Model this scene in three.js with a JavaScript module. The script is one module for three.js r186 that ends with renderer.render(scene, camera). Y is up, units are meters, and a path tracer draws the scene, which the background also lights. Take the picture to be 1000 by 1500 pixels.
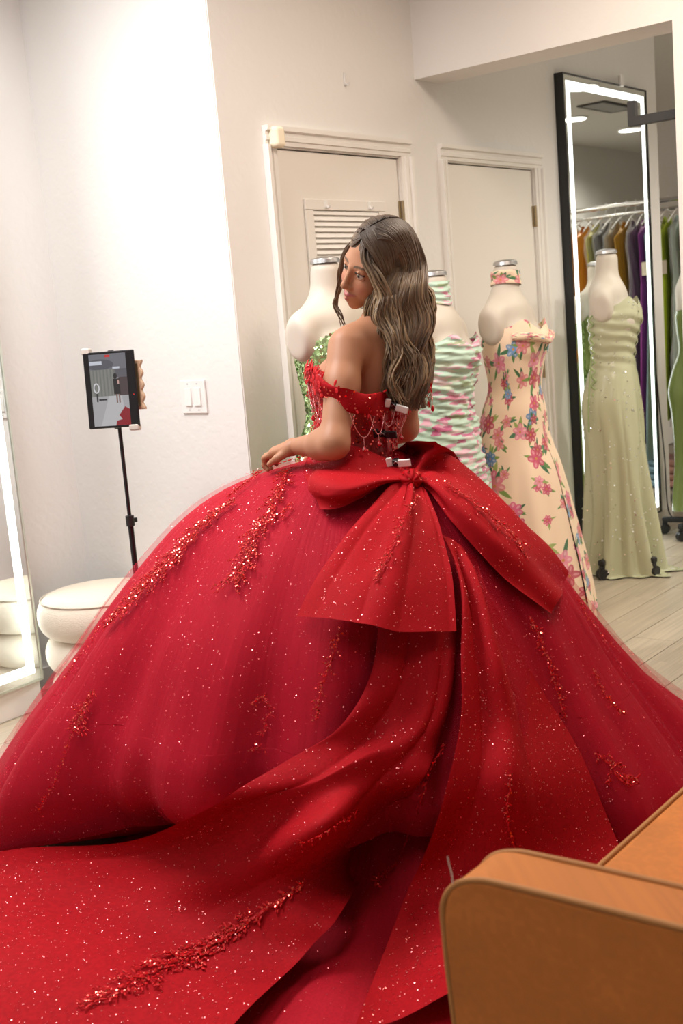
import * as THREE from 'three';
import { mergeGeometries } from 'three/addons/utils/BufferGeometryUtils.js';
import { RoundedBoxGeometry } from 'three/addons/geometries/RoundedBoxGeometry.js';
import { RectAreaLightUniformsLib } from 'three/addons/lights/RectAreaLightUniformsLib.js';

// ---------- camera, exposure, large lights ----------
const scene = new THREE.Scene();
scene.background = new THREE.Color(0x08080a);
const renderer = new THREE.WebGLRenderer({ antialias: true });
renderer.toneMapping = THREE.LinearToneMapping;
renderer.toneMappingExposure = 1.12;
renderer.shadowMap.enabled = true;
renderer.outputColorSpace = THREE.SRGBColorSpace;
RectAreaLightUniformsLib.init();

const YAW = 39.295 * Math.PI / 180, PITCH = Math.atan(288 / 1722), ROLL = 4.75 * Math.PI / 180;
const V = (x, y, z) => new THREE.Vector3(x, y, z);
const AHEAD = V(Math.cos(YAW), 0, -Math.sin(YAW)), RIGHT = V(Math.sin(YAW), 0, Math.cos(YAW));
const camera = new THREE.PerspectiveCamera(2 * Math.atan(750 / 1722) * 180 / Math.PI, 1000 / 1500, 0.05, 60);
{
  const up0 = V(0, Math.cos(PITCH), 0).addScaledVector(AHEAD, Math.sin(PITCH));
  const fw = AHEAD.clone().multiplyScalar(Math.cos(PITCH)).add(V(0, -Math.sin(PITCH), 0));
  const c = Math.cos(ROLL), s = Math.sin(ROLL);
  const rt = RIGHT.clone().multiplyScalar(c).addScaledVector(up0, -s);
  const up = RIGHT.clone().multiplyScalar(s).addScaledVector(up0, c);
  camera.quaternion.setFromRotationMatrix(new THREE.Matrix4().makeBasis(rt, up, fw.clone().negate()));
  camera.position.set(0, 1.39, 0);
  camera.focus = 3.3;
  camera.userData.fStop = 5;
}
scene.add(camera);

// ---------- helpers ----------
let seedState = 12345;
const rnd = () => { seedState = (seedState * 1664525 + 1013904223) >>> 0; return seedState / 4294967296; };
const reseed = (n) => { seedState = n >>> 0; for (let i = 0; i < 4; i++) rnd(); };
const rr = (a, b) => a + (b - a) * rnd();
const lerp = (a, b, t) => a + (b - a) * t, clamp = (x, a, b) => Math.min(b, Math.max(a, x));
const sstep = (a, b, x) => { const t = clamp((x - a) / (b - a), 0, 1); return t * t * (3 - 2 * t); };
const names = {};
const numbered = (n) => { const k = names[n] = (names[n] ?? -1) + 1; return k ? `${n}_${String(k).padStart(3, '0')}` : n; };
function finish(o) { o.traverse((m) => { if (m.isMesh) { m.castShadow = true; m.receiveShadow = true; } }); return o; }
function tag(o, label, category, group, kind) {
  Object.assign(o.userData, { label, category });
  if (group) o.userData.group = group;
  if (kind) o.userData.kind = kind;
  return o;
}
function thing(name, label, category, pos = [0, 0, 0], turn = 0, group) {
  const g = new THREE.Group(); g.name = numbered(name); g.position.set(...pos); g.rotation.y = turn; scene.add(g);
  return tag(g, label, category, group);
}
function part(name, geo, mat, parent, label) {
  const m = new THREE.Mesh(geo, mat); m.name = name; m.castShadow = m.receiveShadow = true; parent.add(m);
  if (label) m.userData.label = label;
  return m;
}
function top(name, geo, mat, label, category, group, pos) {
  const m = new THREE.Mesh(geo, mat); m.name = numbered(name); m.castShadow = m.receiveShadow = true; scene.add(m);
  if (pos) m.position.set(...pos);
  return tag(m, label, category, group);
}
function struct(name, geo, mat, parent) {
  const m = new THREE.Mesh(geo, mat); m.name = name; m.castShadow = m.receiveShadow = true; (parent ?? scene).add(m);
  if (!parent) { m.userData.kind = 'structure'; }
  return m;
}
// box from corner to corner with uv in metres
function box(x0, x1, y0, y1, z0, z1) {
  const g = new THREE.BoxGeometry(x1 - x0, y1 - y0, z1 - z0); g.translate((x0 + x1) / 2, (y0 + y1) / 2, (z0 + z1) / 2);
  const p = g.attributes.position, n = g.attributes.normal, uv = g.attributes.uv;
  for (let i = 0; i < p.count; i++) {
    const ax = Math.abs(n.getX(i)), ay = Math.abs(n.getY(i));
    if (ax > 0.5) uv.setXY(i, p.getZ(i), p.getY(i)); else if (ay > 0.5) uv.setXY(i, p.getX(i), p.getZ(i)); else uv.setXY(i, p.getX(i), p.getY(i));
  }
  return g;
}
function rbox(w, h, d, r, x = 0, y = 0, z = 0, seg = 2) { const g = new RoundedBoxGeometry(w, h, d, seg, r); g.translate(x, y, z); return g; }
function merge(list) {
  const a = list.map((g) => { const q = g.index ? g.toNonIndexed() : g; for (const k of Object.keys(q.attributes)) if (!['position', 'normal', 'uv', 'color'].includes(k)) q.deleteAttribute(k); return q; });
  const withColor = a.every((g) => g.attributes.color), withUv = a.every((g) => g.attributes.uv);
  for (const g of a) { if (!withColor) g.deleteAttribute('color'); if (!withUv) g.deleteAttribute('uv'); }
  return mergeGeometries(a);
}
const curve = (pts, closed = false) => new THREE.CatmullRomCurve3(pts.map((p) => p.isVector3 ? p : V(...p)), closed, 'centripetal');
const tube = (pts, r, seg = 32, rad = 8, closed = false) => new THREE.TubeGeometry(curve(pts, closed), seg, r, rad, closed);
function cyl(r0, r1, h, x = 0, y = 0, z = 0, n = 20) { const g = new THREE.CylinderGeometry(r0, r1, h, n); g.translate(x, y, z); return g; }
// quad mesh over a grid of points f(i, j)
function gridGeo(nu, nv, f, closedU = false, uvf) {
  const pos = [], uv = [], idx = [];
  for (let j = 0; j <= nv; j++) for (let i = 0; i <= nu; i++) {
    const p = f(i / nu, j / nv); pos.push(p.x, p.y, p.z);
    const t = uvf ? uvf(i / nu, j / nv, p) : [i / nu, j / nv]; uv.push(t[0], t[1]);
  }
  for (let j = 0; j < nv; j++) for (let i = 0; i < nu; i++) { const a = j * (nu + 1) + i, b = a + 1, c = a + nu + 1, d = c + 1; idx.push(a, b, d, a, d, c); }
  const g = new THREE.BufferGeometry();
  g.setAttribute('position', new THREE.Float32BufferAttribute(pos, 3)); g.setAttribute('uv', new THREE.Float32BufferAttribute(uv, 2)); g.setIndex(idx);
  g.computeVertexNormals();
  if (closedU) {
    const n = g.attributes.normal;
    for (let j = 0; j <= nv; j++) {
      const a = j * (nu + 1), b = a + nu, v = V(n.getX(a) + n.getX(b), n.getY(a) + n.getY(b), n.getZ(a) + n.getZ(b)).normalize();
      n.setXYZ(a, v.x, v.y, v.z); n.setXYZ(b, v.x, v.y, v.z);
    }
  }
  return g;
}
const cr = (a, b, c, d, u) => 0.5 * (2 * b + (c - a) * u + (2 * a - 5 * b + 4 * c - d) * u * u + (3 * b - a - 3 * c + d) * u * u * u);
// smooth sheet through a grid of control points (rows run down the cloth, columns across it)
function sheet(rows) {
  const nr = rows.length - 1, nc = rows[0].length - 1;
  return (u, v) => {
    const y = clamp(v, 0, 1) * nr, j = Math.min(Math.floor(y), nr - 1), fy = y - j, x = clamp(u, 0, 1) * nc, i = Math.min(Math.floor(x), nc - 1), fx = x - i;
    const out = [0, 0, 0];
    for (let k = 0; k < 3; k++) {
      const q = [-1, 0, 1, 2].map((dj) => { const r = rows[clamp(j + dj, 0, nr)]; return cr(r[Math.max(i - 1, 0)][k], r[i][k], r[i + 1][k], r[Math.min(i + 2, nc)][k], fx); });
      out[k] = cr(q[0], q[1], q[2], q[3], fy);
    }
    return V(...out);
  };
}
// small smooth value noise
const hash3 = (x, y, z) => { let h = (x * 374761393 + y * 668265263 + z * 1440662683) | 0; h = Math.imul(h ^ (h >>> 13), 1274126177); return ((h ^ (h >>> 16)) >>> 0) / 4294967296; };
function noise(x, y, z = 0) {
  const xi = Math.floor(x), yi = Math.floor(y), zi = Math.floor(z), f = (t) => t * t * (3 - 2 * t), u = f(x - xi), v = f(y - yi), w = f(z - zi);
  const L = (k) => lerp(lerp(hash3(xi, yi, zi + k), hash3(xi + 1, yi, zi + k), u), lerp(hash3(xi, yi + 1, zi + k), hash3(xi + 1, yi + 1, zi + k), u), v);
  return lerp(L(0), L(1), w);
}
// ---------- solid shapes from distance fields ----------
function nets(sdf, min, max, cell, colorOf) {
  const n = [0, 1, 2].map((k) => Math.ceil((max[k] - min[k]) / cell) + 1), [nx, ny, nz] = n, F = new Float32Array(nx * ny * nz);
  for (let k = 0, q = 0; k < nz; k++) for (let j = 0; j < ny; j++) for (let i = 0; i < nx; i++, q++) F[q] = sdf(min[0] + i * cell, min[1] + j * cell, min[2] + k * cell);
  const id = new Int32Array(nx * ny * nz).fill(-1), pos = [], idx = [], at = (i, j, k) => i + nx * (j + ny * k);
  const E = [[0, 1], [2, 3], [4, 5], [6, 7], [0, 2], [1, 3], [4, 6], [5, 7], [0, 4], [1, 5], [2, 6], [3, 7]];
  for (let k = 0; k < nz - 1; k++) for (let j = 0; j < ny - 1; j++) for (let i = 0; i < nx - 1; i++) {
    const c = []; let m = 0;
    for (let b = 0; b < 8; b++) { const v = F[at(i + (b & 1), j + ((b >> 1) & 1), k + (b >> 2))]; c.push(v); if (v < 0) m++; }
    if (m === 0 || m === 8) continue;
    let x = 0, y = 0, z = 0, s = 0;
    for (const [a, b] of E) if ((c[a] < 0) !== (c[b] < 0)) {
      const t = c[a] / (c[a] - c[b]);
      x += lerp(a & 1, b & 1, t); y += lerp((a >> 1) & 1, (b >> 1) & 1, t); z += lerp(a >> 2, b >> 2, t); s++;
    }
    id[at(i, j, k)] = pos.length / 3; pos.push(min[0] + (i + x / s) * cell, min[1] + (j + y / s) * cell, min[2] + (k + z / s) * cell);
  }
  const quad = (a, b, c, d, flip) => { if (a < 0 || b < 0 || c < 0 || d < 0) return; flip ? idx.push(a, c, b, a, d, c) : idx.push(a, b, c, a, c, d); };
  for (let k = 1; k < nz - 1; k++) for (let j = 1; j < ny - 1; j++) for (let i = 1; i < nx - 1; i++) {
    const f0 = F[at(i, j, k)] < 0;
    if (f0 !== F[at(i + 1, j, k)] < 0) quad(id[at(i, j - 1, k - 1)], id[at(i, j, k - 1)], id[at(i, j, k)], id[at(i, j - 1, k)], !f0);
    if (f0 !== F[at(i, j + 1, k)] < 0) quad(id[at(i - 1, j, k - 1)], id[at(i - 1, j, k)], id[at(i, j, k)], id[at(i, j, k - 1)], !f0);
    if (f0 !== F[at(i, j, k + 1)] < 0) quad(id[at(i - 1, j - 1, k)], id[at(i, j - 1, k)], id[at(i, j, k)], id[at(i - 1, j, k)], !f0);
  }
  const g = new THREE.BufferGeometry(), nor = [], col = [], e = cell * 0.5;
  for (let q = 0; q < pos.length; q += 3) {
    const [x, y, z] = [pos[q], pos[q + 1], pos[q + 2]];
    const v = V(sdf(x + e, y, z) - sdf(x - e, y, z), sdf(x, y + e, z) - sdf(x, y - e, z), sdf(x, y, z + e) - sdf(x, y, z - e)).normalize();
    nor.push(v.x, v.y, v.z);
    if (colorOf) col.push(...colorOf(x, y, z));
  }
  g.setAttribute('position', new THREE.Float32BufferAttribute(pos, 3)); g.setAttribute('normal', new THREE.Float32BufferAttribute(nor, 3));
  if (colorOf) g.setAttribute('color', new THREE.Float32BufferAttribute(col, 3));
  g.setIndex(idx); return g;
}
const smin = (a, b, k) => { const h = Math.max(k - Math.abs(a - b), 0) / k; return Math.min(a, b) - h * h * k * 0.25; };
const smax = (a, b, k) => -smin(-a, -b, k);
function capsule(a, b, ra, rb) {
  const d = [b[0] - a[0], b[1] - a[1], b[2] - a[2]], L = d[0] * d[0] + d[1] * d[1] + d[2] * d[2] || 1e-9;
  return (x, y, z) => { const t = clamp(((x - a[0]) * d[0] + (y - a[1]) * d[1] + (z - a[2]) * d[2]) / L, 0, 1); return Math.hypot(x - a[0] - d[0] * t, y - a[1] - d[1] * t, z - a[2] - d[2] * t) - lerp(ra, rb, t); };
}
const ball = (c, r) => (x, y, z) => Math.hypot(x - c[0], y - c[1], z - c[2]) - r;
const ellip = (c, r) => { const m = Math.min(...r); return (x, y, z) => { const k0 = Math.hypot((x - c[0]) / r[0], (y - c[1]) / r[1], (z - c[2]) / r[2]), k1 = Math.hypot((x - c[0]) / (r[0] * r[0]), (y - c[1]) / (r[1] * r[1]), (z - c[2]) / (r[2] * r[2])); return k1 < 1e-9 ? -m : k0 * (k0 - 1) / k1; }; };
const blend = (list, k) => (x, y, z) => { let d = 1e9; for (const f of list) d = smin(d, f(x, y, z), k); return d; };

// ---------- materials ----------
const lin = (r, g, b) => new THREE.Color().setRGB(r, g, b);
const std = (color, roughness = 0.6, extra = {}) => new THREE.MeshPhysicalMaterial({ color, roughness, side: THREE.DoubleSide, ...extra });
function dataTex(n, f, srgb = false, repeat) {
  const d = new Uint8Array(n * n * 4);
  for (let y = 0; y < n; y++) for (let x = 0; x < n; x++) { const c = f(x, y), q = (y * n + x) * 4; d[q] = c[0]; d[q + 1] = c[1]; d[q + 2] = c[2]; d[q + 3] = 255; }
  const t = new THREE.DataTexture(d, n, n); t.wrapS = t.wrapT = THREE.RepeatWrapping; t.magFilter = THREE.LinearFilter; t.minFilter = THREE.LinearMipmapLinearFilter; t.generateMipmaps = true;
  if (srgb) t.colorSpace = THREE.SRGBColorSpace;
  if (repeat) t.repeat.set(...repeat);
  t.needsUpdate = true; return t;
}
// noise that wraps every n cells
const wrapNoise = (x, y, n, seed) => { const xi = Math.floor(x), yi = Math.floor(y), f = (t) => t * t * (3 - 2 * t), u = f(x - xi), v = f(y - yi), m = (k) => ((k % n) + n) % n; return lerp(lerp(hash3(m(xi), m(yi), seed), hash3(m(xi + 1), m(yi), seed), u), lerp(hash3(m(xi), m(yi + 1), seed), hash3(m(xi + 1), m(yi + 1), seed), u), v); };
const peelTex = dataTex(256, (x, y) => { const v = 255 * (0.6 * sstep(0.35, 0.7, wrapNoise(x / 8, y / 8, 32, 3)) + 0.4 * wrapNoise(x / 3.2, y / 3.2, 80, 7)); return [v, v, v]; }, false, [1.6, 1.6]);
const paint = (color, rough = 0.75) => std(color, rough, { bumpMap: peelTex, bumpScale: 0.0005 });
const M = {
  wall: paint(lin(0.77, 0.75, 0.72)),
  trim: std(lin(0.80, 0.77, 0.725), 0.4), door: std(lin(0.76, 0.72, 0.66), 0.45), gap: std(lin(0.02, 0.02, 0.02), 0.9),
  brass: std(lin(0.42, 0.33, 0.2), 0.35, { metalness: 1 }), chrome: std(lin(0.8, 0.8, 0.8), 0.15, { metalness: 1 }), steel: std(lin(0.55, 0.55, 0.55), 0.35, { metalness: 1 }),
  black: std(lin(0.012, 0.012, 0.013), 0.45), blackGloss: std(lin(0.01, 0.01, 0.012), 0.2), darkGrey: std(lin(0.022, 0.02, 0.018), 0.55),
  plastic: std(lin(0.8, 0.78, 0.75), 0.35), mirror: std(lin(0.86, 0.9, 0.88), 0.02, { metalness: 1 }),
  led: std(lin(0.9, 0.95, 0.95), 0.5, { emissive: lin(0.93, 1, 0.99), emissiveIntensity: 2.2 }),
  panel: std(lin(0.9, 0.9, 0.9), 0.5, { emissive: lin(1, 0.95, 0.88), emissiveIntensity: 3 }),
};
// ---------- the room ----------
const ROOM_Y = 2.85, DOOR_Z = -2.9, CORNER_X = 3.05, LEFT_Z = -3.89, BEAM_X = 4.26;
const base = struct('floor', box(-2.6, 13.2, -0.12, -0.012, -4.6, 2.6), std(lin(0.30, 0.265, 0.21), 0.7));
{
  const grain = (seed) => dataTex(256, (x, y) => {
    const g = wrapNoise(x / 42.67, y / 3.2, 80, seed) * 0.5 + wrapNoise(x / 16, y / 1.6, 160, seed + 5) * 0.3 + wrapNoise(x / 64, y / 16, 16, seed + 9) * 0.4, k = 0.86 + 0.2 * g;
    return [184 * k, 172 * k, 151 * k];
  }, true, [0.8, 4]);
  const mats = [1, 2, 3, 4].map((s) => std(lin(1, 1, 1).multiplyScalar([0.98, 0.92, 1, 0.95][s - 1]), 0.42, { map: grain(s * 31) }));
  const W = 0.181, L = 1.22, shape = rbox(L - 0.003, 0.012, W - 0.003, 0.0015, 0, -0.006, 0, 1);
  { const p = shape.attributes.position, uv = shape.attributes.uv; for (let i = 0; i < p.count; i++) uv.setXY(i, p.getX(i), p.getZ(i)); }
  reseed(7);
  for (let r = 0; r < 24; r++) {
    const z = -1.685 - 0.181 * 13 + r * W + W / 2; // joints at the seams seen beside the gown
    const off = rr(0, L);
    for (let c = 0; c < 9; c++) {
      const x = -0.9 + off + c * L;
      if (z < -4.2 || z > 0.1 || x > 9) continue;
      const m = part('floor_plank', shape, mats[Math.floor(rnd() * 4)], base); m.position.set(x, 0, z);
    }
  }
}
struct('ceiling', box(-2.6, 13.2, ROOM_Y, ROOM_Y + 0.12, -4.6, 2.6), M.wall);
struct('wall_left', box(-2.6, CORNER_X + 0.3, 0, ROOM_Y, LEFT_Z - 0.15, LEFT_Z), M.wall);
// white wall that stops at the corner; the door wall runs on from there
struct('wall_front', box(CORNER_X, CORNER_X + 0.15, 0, ROOM_Y, LEFT_Z - 0.01, DOOR_Z - 0.004), M.wall);
const D1 = [3.34, 4.105], D2 = [4.46, 5.217], DOOR_H = 2.005;
{
  const wall = struct('wall_door_side', merge([
    box(CORNER_X + 0.004, D1[0] - 0.02, 0, ROOM_Y, DOOR_Z - 0.16, DOOR_Z), box(D1[1] + 0.02, D2[0] - 0.02, 0, ROOM_Y, DOOR_Z - 0.16, DOOR_Z), box(D2[1] + 0.02, 6.69, 0, ROOM_Y, DOOR_Z - 0.16, DOOR_Z),
    box(D1[0] - 0.02, D1[1] + 0.02, DOOR_H + 0.015, ROOM_Y, DOOR_Z - 0.16, DOOR_Z), box(D2[0] - 0.02, D2[1] + 0.02, DOOR_H + 0.015, ROOM_Y, DOOR_Z - 0.16, DOOR_Z)]), M.wall);
  wall.userData.label = 'cream textured wall with two doors and a tall lit mirror';
}
struct('wall_partition', box(BEAM_X, BEAM_X + 0.2, 0, ROOM_Y, -1.775, 2.5), M.wall);
struct('trim_1', box(BEAM_X, BEAM_X + 0.2, 2.33, ROOM_Y, DOOR_Z, -1.775), M.wall).userData.label = 'dropped beam over the opening to the mirror room';
struct('wall_mirror_room', box(BEAM_X + 0.2, 13, 0, ROOM_Y, -0.12, 0), M.wall);
struct('wall_far', box(12.8, 13, 0, ROOM_Y, -4.5, 0), M.wall);
struct('wall_back_room', box(6.54, 13, 0, ROOM_Y, -4.5, -4.35), M.wall);
struct('wall_return', box(6.54, 6.69, 0, ROOM_Y, -4.35, DOOR_Z - 0.16), M.wall);
struct('wall_behind', box(-2.6, -2.45, 0, ROOM_Y, LEFT_Z, 2.5), M.wall);
struct('wall_right', box(-2.6, BEAM_X, 0, ROOM_Y, 2.45, 2.6), M.wall);
struct('baseboard_door_wall', merge([box(5.30, 6.70, 0, 0.085, DOOR_Z, DOOR_Z + 0.014), box(6.69, 6.704, 0, 0.085, DOOR_Z - 0.16, DOOR_Z + 0.014)]), M.trim);
struct('baseboard_white_wall', merge([box(CORNER_X - 0.014, CORNER_X, 0, 0.085, LEFT_Z, DOOR_Z + 0.014), box(1, CORNER_X - 0.014, 0, 0.085, LEFT_Z, LEFT_Z + 0.014), box(CORNER_X - 0.014, D1[0] - 0.075, 0, 0.085, DOOR_Z, DOOR_Z + 0.014)]), M.trim);

// casing profile swept round a door: three pieces with a stepped section
function casing(a, b, parent) {
  const shape = () => { const s = new THREE.Shape(); [[0, 0], [0, 0.01], [0.014, 0.012], [0.017, 0.018], [0.03, 0.019], [0.033, 0.013], [0.046, 0.015], [0.05, 0.027], [0.066, 0.028], [0.066, 0]].forEach(([x, y], i) => i ? s.lineTo(x, y) : s.moveTo(x, y)); return s; };
  const bar = (len) => new THREE.ExtrudeGeometry(shape(), { depth: len, bevelEnabled: false });
  const L = bar(DOOR_H + 0.0055); L.rotateX(-Math.PI / 2); // section x -> x, y -> -z
  const left = L.clone(); left.scale(-1, 1, -1); left.translate(a - 0.004, 0, DOOR_Z); flip(left);
  const right = L.clone(); right.scale(1, 1, -1); right.translate(b + 0.004, 0, DOOR_Z); flip(right); flip(left); flip(right);
  const H = bar(b - a + 0.13); H.rotateY(Math.PI / 2); // depth -> +x, section x -> -z, y -> y
  const pp = H.attributes.position; for (let i = 0; i < pp.count; i++) { const x = pp.getX(i), y = pp.getY(i), z = pp.getZ(i); pp.setXYZ(i, x, -z, y); }
  H.computeVertexNormals(); H.translate(a - 0.065, DOOR_H + 0.006, DOOR_Z);
  part('door_casing', left, M.trim, parent); part('door_casing', right, M.trim, parent); part('door_casing', H, M.trim, parent);
}
function flip(g) { g.computeVertexNormals(); return g; }
function doorway(name, [a, b], label) {
  const d = new THREE.Group(); d.name = name; d.userData.kind = 'structure'; d.userData.label = label; scene.add(d);
  part('door_slab', rbox(b - a - 0.006, DOOR_H - 0.012, 0.04, 0.003, (a + b) / 2, DOOR_H / 2 + 0.002, DOOR_Z - 0.03), M.door, d);
  part('door_jamb', merge([box(a - 0.02, a, 0, DOOR_H + 0.015, DOOR_Z - 0.16, DOOR_Z - 0.0005), box(b, b + 0.02, 0, DOOR_H + 0.015, DOOR_Z - 0.16, DOOR_Z - 0.0005), box(a, b, DOOR_H, DOOR_H + 0.015, DOOR_Z - 0.16, DOOR_Z - 0.0005)]), M.trim, d);
  part('doorway_dark_sheet', box(a, b, 0, DOOR_H, DOOR_Z - 0.16, DOOR_Z - 0.13), M.gap, d);  // black sheet across the whole opening, painted darkness behind the slab
  casing(a, b, d);
  for (const y of [1.784, 1.05, 0.32]) {
    const h = part('hinge', merge([rbox(0.026, 0.098, 0.004, 0.001, b - 0.002, y, DOOR_Z - 0.006), cyl(0.0065, 0.0065, 0.1, b + 0.004, y, DOOR_Z + 0.002, 12), rbox(0.02, 0.09, 0.003, 0.001, b + 0.014, y, DOOR_Z + 0.001)]), M.brass, d, 'worn brass hinge');
  }
  return d;
}
{
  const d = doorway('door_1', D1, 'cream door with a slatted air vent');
  const x0 = 3.48, x1 = 3.985, y0 = 1.30, y1 = 1.828, z = DOOR_Z - 0.008, a = x0 + 0.046, b = x1 - 0.044, c = y0 + 0.045, e = y1 - 0.04;
  const v = part('louver_vent', merge([rbox(x1 - x0, y1 - e, 0.012, 0.003, (x0 + x1) / 2, (e + y1) / 2, z + 0.004), rbox(x1 - x0, c - y0, 0.012, 0.003, (x0 + x1) / 2, (c + y0) / 2, z + 0.004), rbox(a - x0, e - c - 0.001, 0.011, 0.003, (a + x0) / 2, (c + e) / 2, z + 0.004), rbox(x1 - b, e - c - 0.001, 0.011, 0.003, (x1 + b) / 2, (c + e) / 2, z + 0.004)]), M.door, d);
  part('vent_shade_sheet', box(a, b, c, e, z - 0.0035, z - 0.0025), M.gap, v);  // thin black sheet, its colour stands in for the shade between the slats
  const n = 21, slat = rbox(b - a, 0.0142, 0.0025, 0.001, 0, 0, 0, 1);
  for (let i = 0; i < n; i++) { const s = part('slat', slat, M.trim, v); s.position.set((a + b) / 2, c + (i + 0.5) * (e - c) / n, z + 0.0035); s.rotation.x = -0.28; }
  for (const x of [3.60, 3.875]) part('adhesive_hook', merge([rbox(0.018, 0.03, 0.004, 0.002, x, y1 - 0.018, z + 0.012), tube([[x, y1 - 0.022, z + 0.012], [x, y1 - 0.032, z + 0.022], [x, y1 - 0.026, z + 0.03]], 0.0035, 10, 6)]), M.plastic, d, 'small clear white plastic hook');
}
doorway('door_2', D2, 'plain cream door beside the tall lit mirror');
// bumper of pale foam stuck on the casing corner
{
  const g = rbox(0.055, 0.075, 0.045, 0.016, 3.318, 2.035, DOOR_Z + 0.03, 4);
  top('corner_bumper', g, std(lin(0.85, 0.76, 0.58), 0.8), 'pale yellow foam bumper on the top corner of the vented door casing', 'bumper');
}
// ---------- lamps in the ceilings ----------
function ceilingPanel(x, z, w, d, power, color, label) {
  const g = thing('ceiling_light_panel', label, 'ceiling light', [x, ROOM_Y, z], 0, 'light panels in the front ceiling');
  part('frame', merge([box(-w / 2 - 0.03, w / 2 + 0.03, -0.012, 0, -d / 2 - 0.03, -d / 2), box(-w / 2 - 0.03, w / 2 + 0.03, -0.012, 0, d / 2, d / 2 + 0.03), box(-w / 2 - 0.03, -w / 2, -0.012, 0, -d / 2, d / 2), box(w / 2, w / 2 + 0.03, -0.012, 0, -d / 2, d / 2)]), M.plastic, g);
  const m = M.panel.clone(); m.emissive = color.clone(); part('diffuser', box(-w / 2, w / 2, -0.008, -0.001, -d / 2, d / 2), m, g);
  const l = new THREE.RectAreaLight(color, power, w, d); l.position.set(0, -0.014, 0); l.rotation.x = -Math.PI / 2; l.castShadow = true; l.name = 'panel_glow'; g.add(l);
}
const WARM = lin(1, 0.84, 0.69), WHITE = lin(1, 0.985, 0.975);
ceilingPanel(1.75, -2.75, 1.2, 0.6, 24, WHITE, 'white ceiling light panel beside the white wall');
ceilingPanel(0.4, -1.0, 1.2, 0.6, 4.5, WHITE, 'ceiling light panel above the camera side of the shop');
ceilingPanel(3.35, -1.25, 0.6, 1.2, 12.5, WARM, 'warm ceiling light panel above the mustard sofa');
function disc(x, z, power, where) {
  const g = thing('ceiling_disc_light', `round white disc light in the ceiling ${where}`, 'ceiling light', [x, ROOM_Y, z], 0, 'disc lights in the mirror room ceiling');
  part('rim', cyl(0.115, 0.115, 0.014, 0, -0.007, 0, 36), M.plastic, g);
  part('diffuser', cyl(0.1, 0.1, 0.004, 0, -0.0155, 0, 36), std(lin(0.9, 0.9, 0.9), 0.5, { emissive: lin(1, 0.96, 0.9), emissiveIntensity: 6 }), g);
  const l = new THREE.SpotLight(lin(1, 0.92, 0.81), power, 0, 1.35, 0.5); l.position.set(0, -0.03, 0); l.target.position.set(0, -1, 0); l.shadow.radius = 4; l.castShadow = true; g.add(l); g.add(l.target); l.target.name = 'aim';
}
for (const [x, z, where] of [[9.3, -0.95, 'beside the slatted air vent'], [10.5, -0.9, 'past the slatted air vent'], [6.2, -1.3, 'added for light across from the lit wall mirror'], [5.2, -1.3, 'added for light across from the plain cream door'], [8.0, -1.7, 'over the garment rack']]) disc(x, z, 8, where);  // discs facing the wall mirror and plain door are unseen, added to light the room
// air vent in that ceiling, seen in the mirror
{
  const g = thing('ceiling_air_vent', 'slatted metal air vent in the mirror room ceiling', 'vent', [9.05, ROOM_Y, -1.38]);
  part('frame', merge([box(-0.3, 0.3, -0.012, 0, -0.12, -0.09), box(-0.3, 0.3, -0.012, 0, 0.09, 0.12), box(-0.3, -0.27, -0.012, 0, -0.09, 0.09), box(0.27, 0.3, -0.012, 0, -0.09, 0.09)]), M.darkGrey, g);
  part('backing', box(-0.27, 0.27, -0.003, -0.001, -0.09, 0.09), M.black, g);
  const s = rbox(0.54, 0.002, 0.02, 0.001, 0, 0, 0, 1);
  for (let i = 0; i < 7; i++) { const q = part('slat', s, M.steel, g); q.position.set(0, -0.008, -0.075 + i * 0.025); q.rotation.x = 0.6; }
}
// ---------- lit mirrors ----------
function ledMirror(x0, x1, y0, y1, z, label, side) {
  const g = thing('led_mirror', label, 'mirror', [(x0 + x1) / 2, y0, z]), w = x1 - x0, h = y1 - y0, t = 0.05;
  part('back_panel', box(-w / 2 + 0.004, w / 2 - 0.004, 0.004, h - 0.004, 0, t - 0.008), M.black, g);
  part('glass', box(-w / 2 + 0.007, w / 2 - 0.007, 0.007, h - 0.007, t - 0.008, t - 0.004), M.mirror, g, 'mirror glass');
  part('frame', merge([box(-w / 2, -w / 2 + 0.008, 0, h, 0, t), box(w / 2 - 0.008, w / 2, 0, h, 0, t), box(-w / 2 + 0.008, w / 2 - 0.008, 0, 0.008, 0, t), box(-w / 2 + 0.008, w / 2 - 0.008, h - 0.008, h, 0, t)]), side, g);
  const i = 0.035, b = 0.036, zz = t - 0.004;
  part('led_strip', box(-w / 2 + i, -w / 2 + i + b, i, h - i, zz, zz + 0.0015), M.led, g); part('led_strip', box(w / 2 - i - b, w / 2 - i, i, h - i, zz, zz + 0.0015), M.led, g);
  part('led_strip', box(-w / 2 + i + b, w / 2 - i - b, i, i + b, zz, zz + 0.0015), M.led, g); part('led_strip', box(-w / 2 + i + b, w / 2 - i - b, h - i - b, h - i, zz, zz + 0.0015), M.led, g);
  const glow = (x, y, ww, hh) => { const l = new THREE.RectAreaLight(lin(0.95, 1, 1), 4, ww, hh); l.position.set(x, y, zz + 0.004); l.lookAt(x + g.position.x, y + g.position.y, zz + 5 + g.position.z); l.castShadow = true; g.add(l); l.rotation.set(0, Math.PI, 0); };
  glow(-w / 2 + i + b / 2, h / 2, b, h - 2 * i); glow(w / 2 - i - b / 2, h / 2, b, h - 2 * i); glow(0, i + b / 2, w - 0.14, b); glow(0, h - i - b / 2, w - 0.14, b);
  return g;
}
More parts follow.
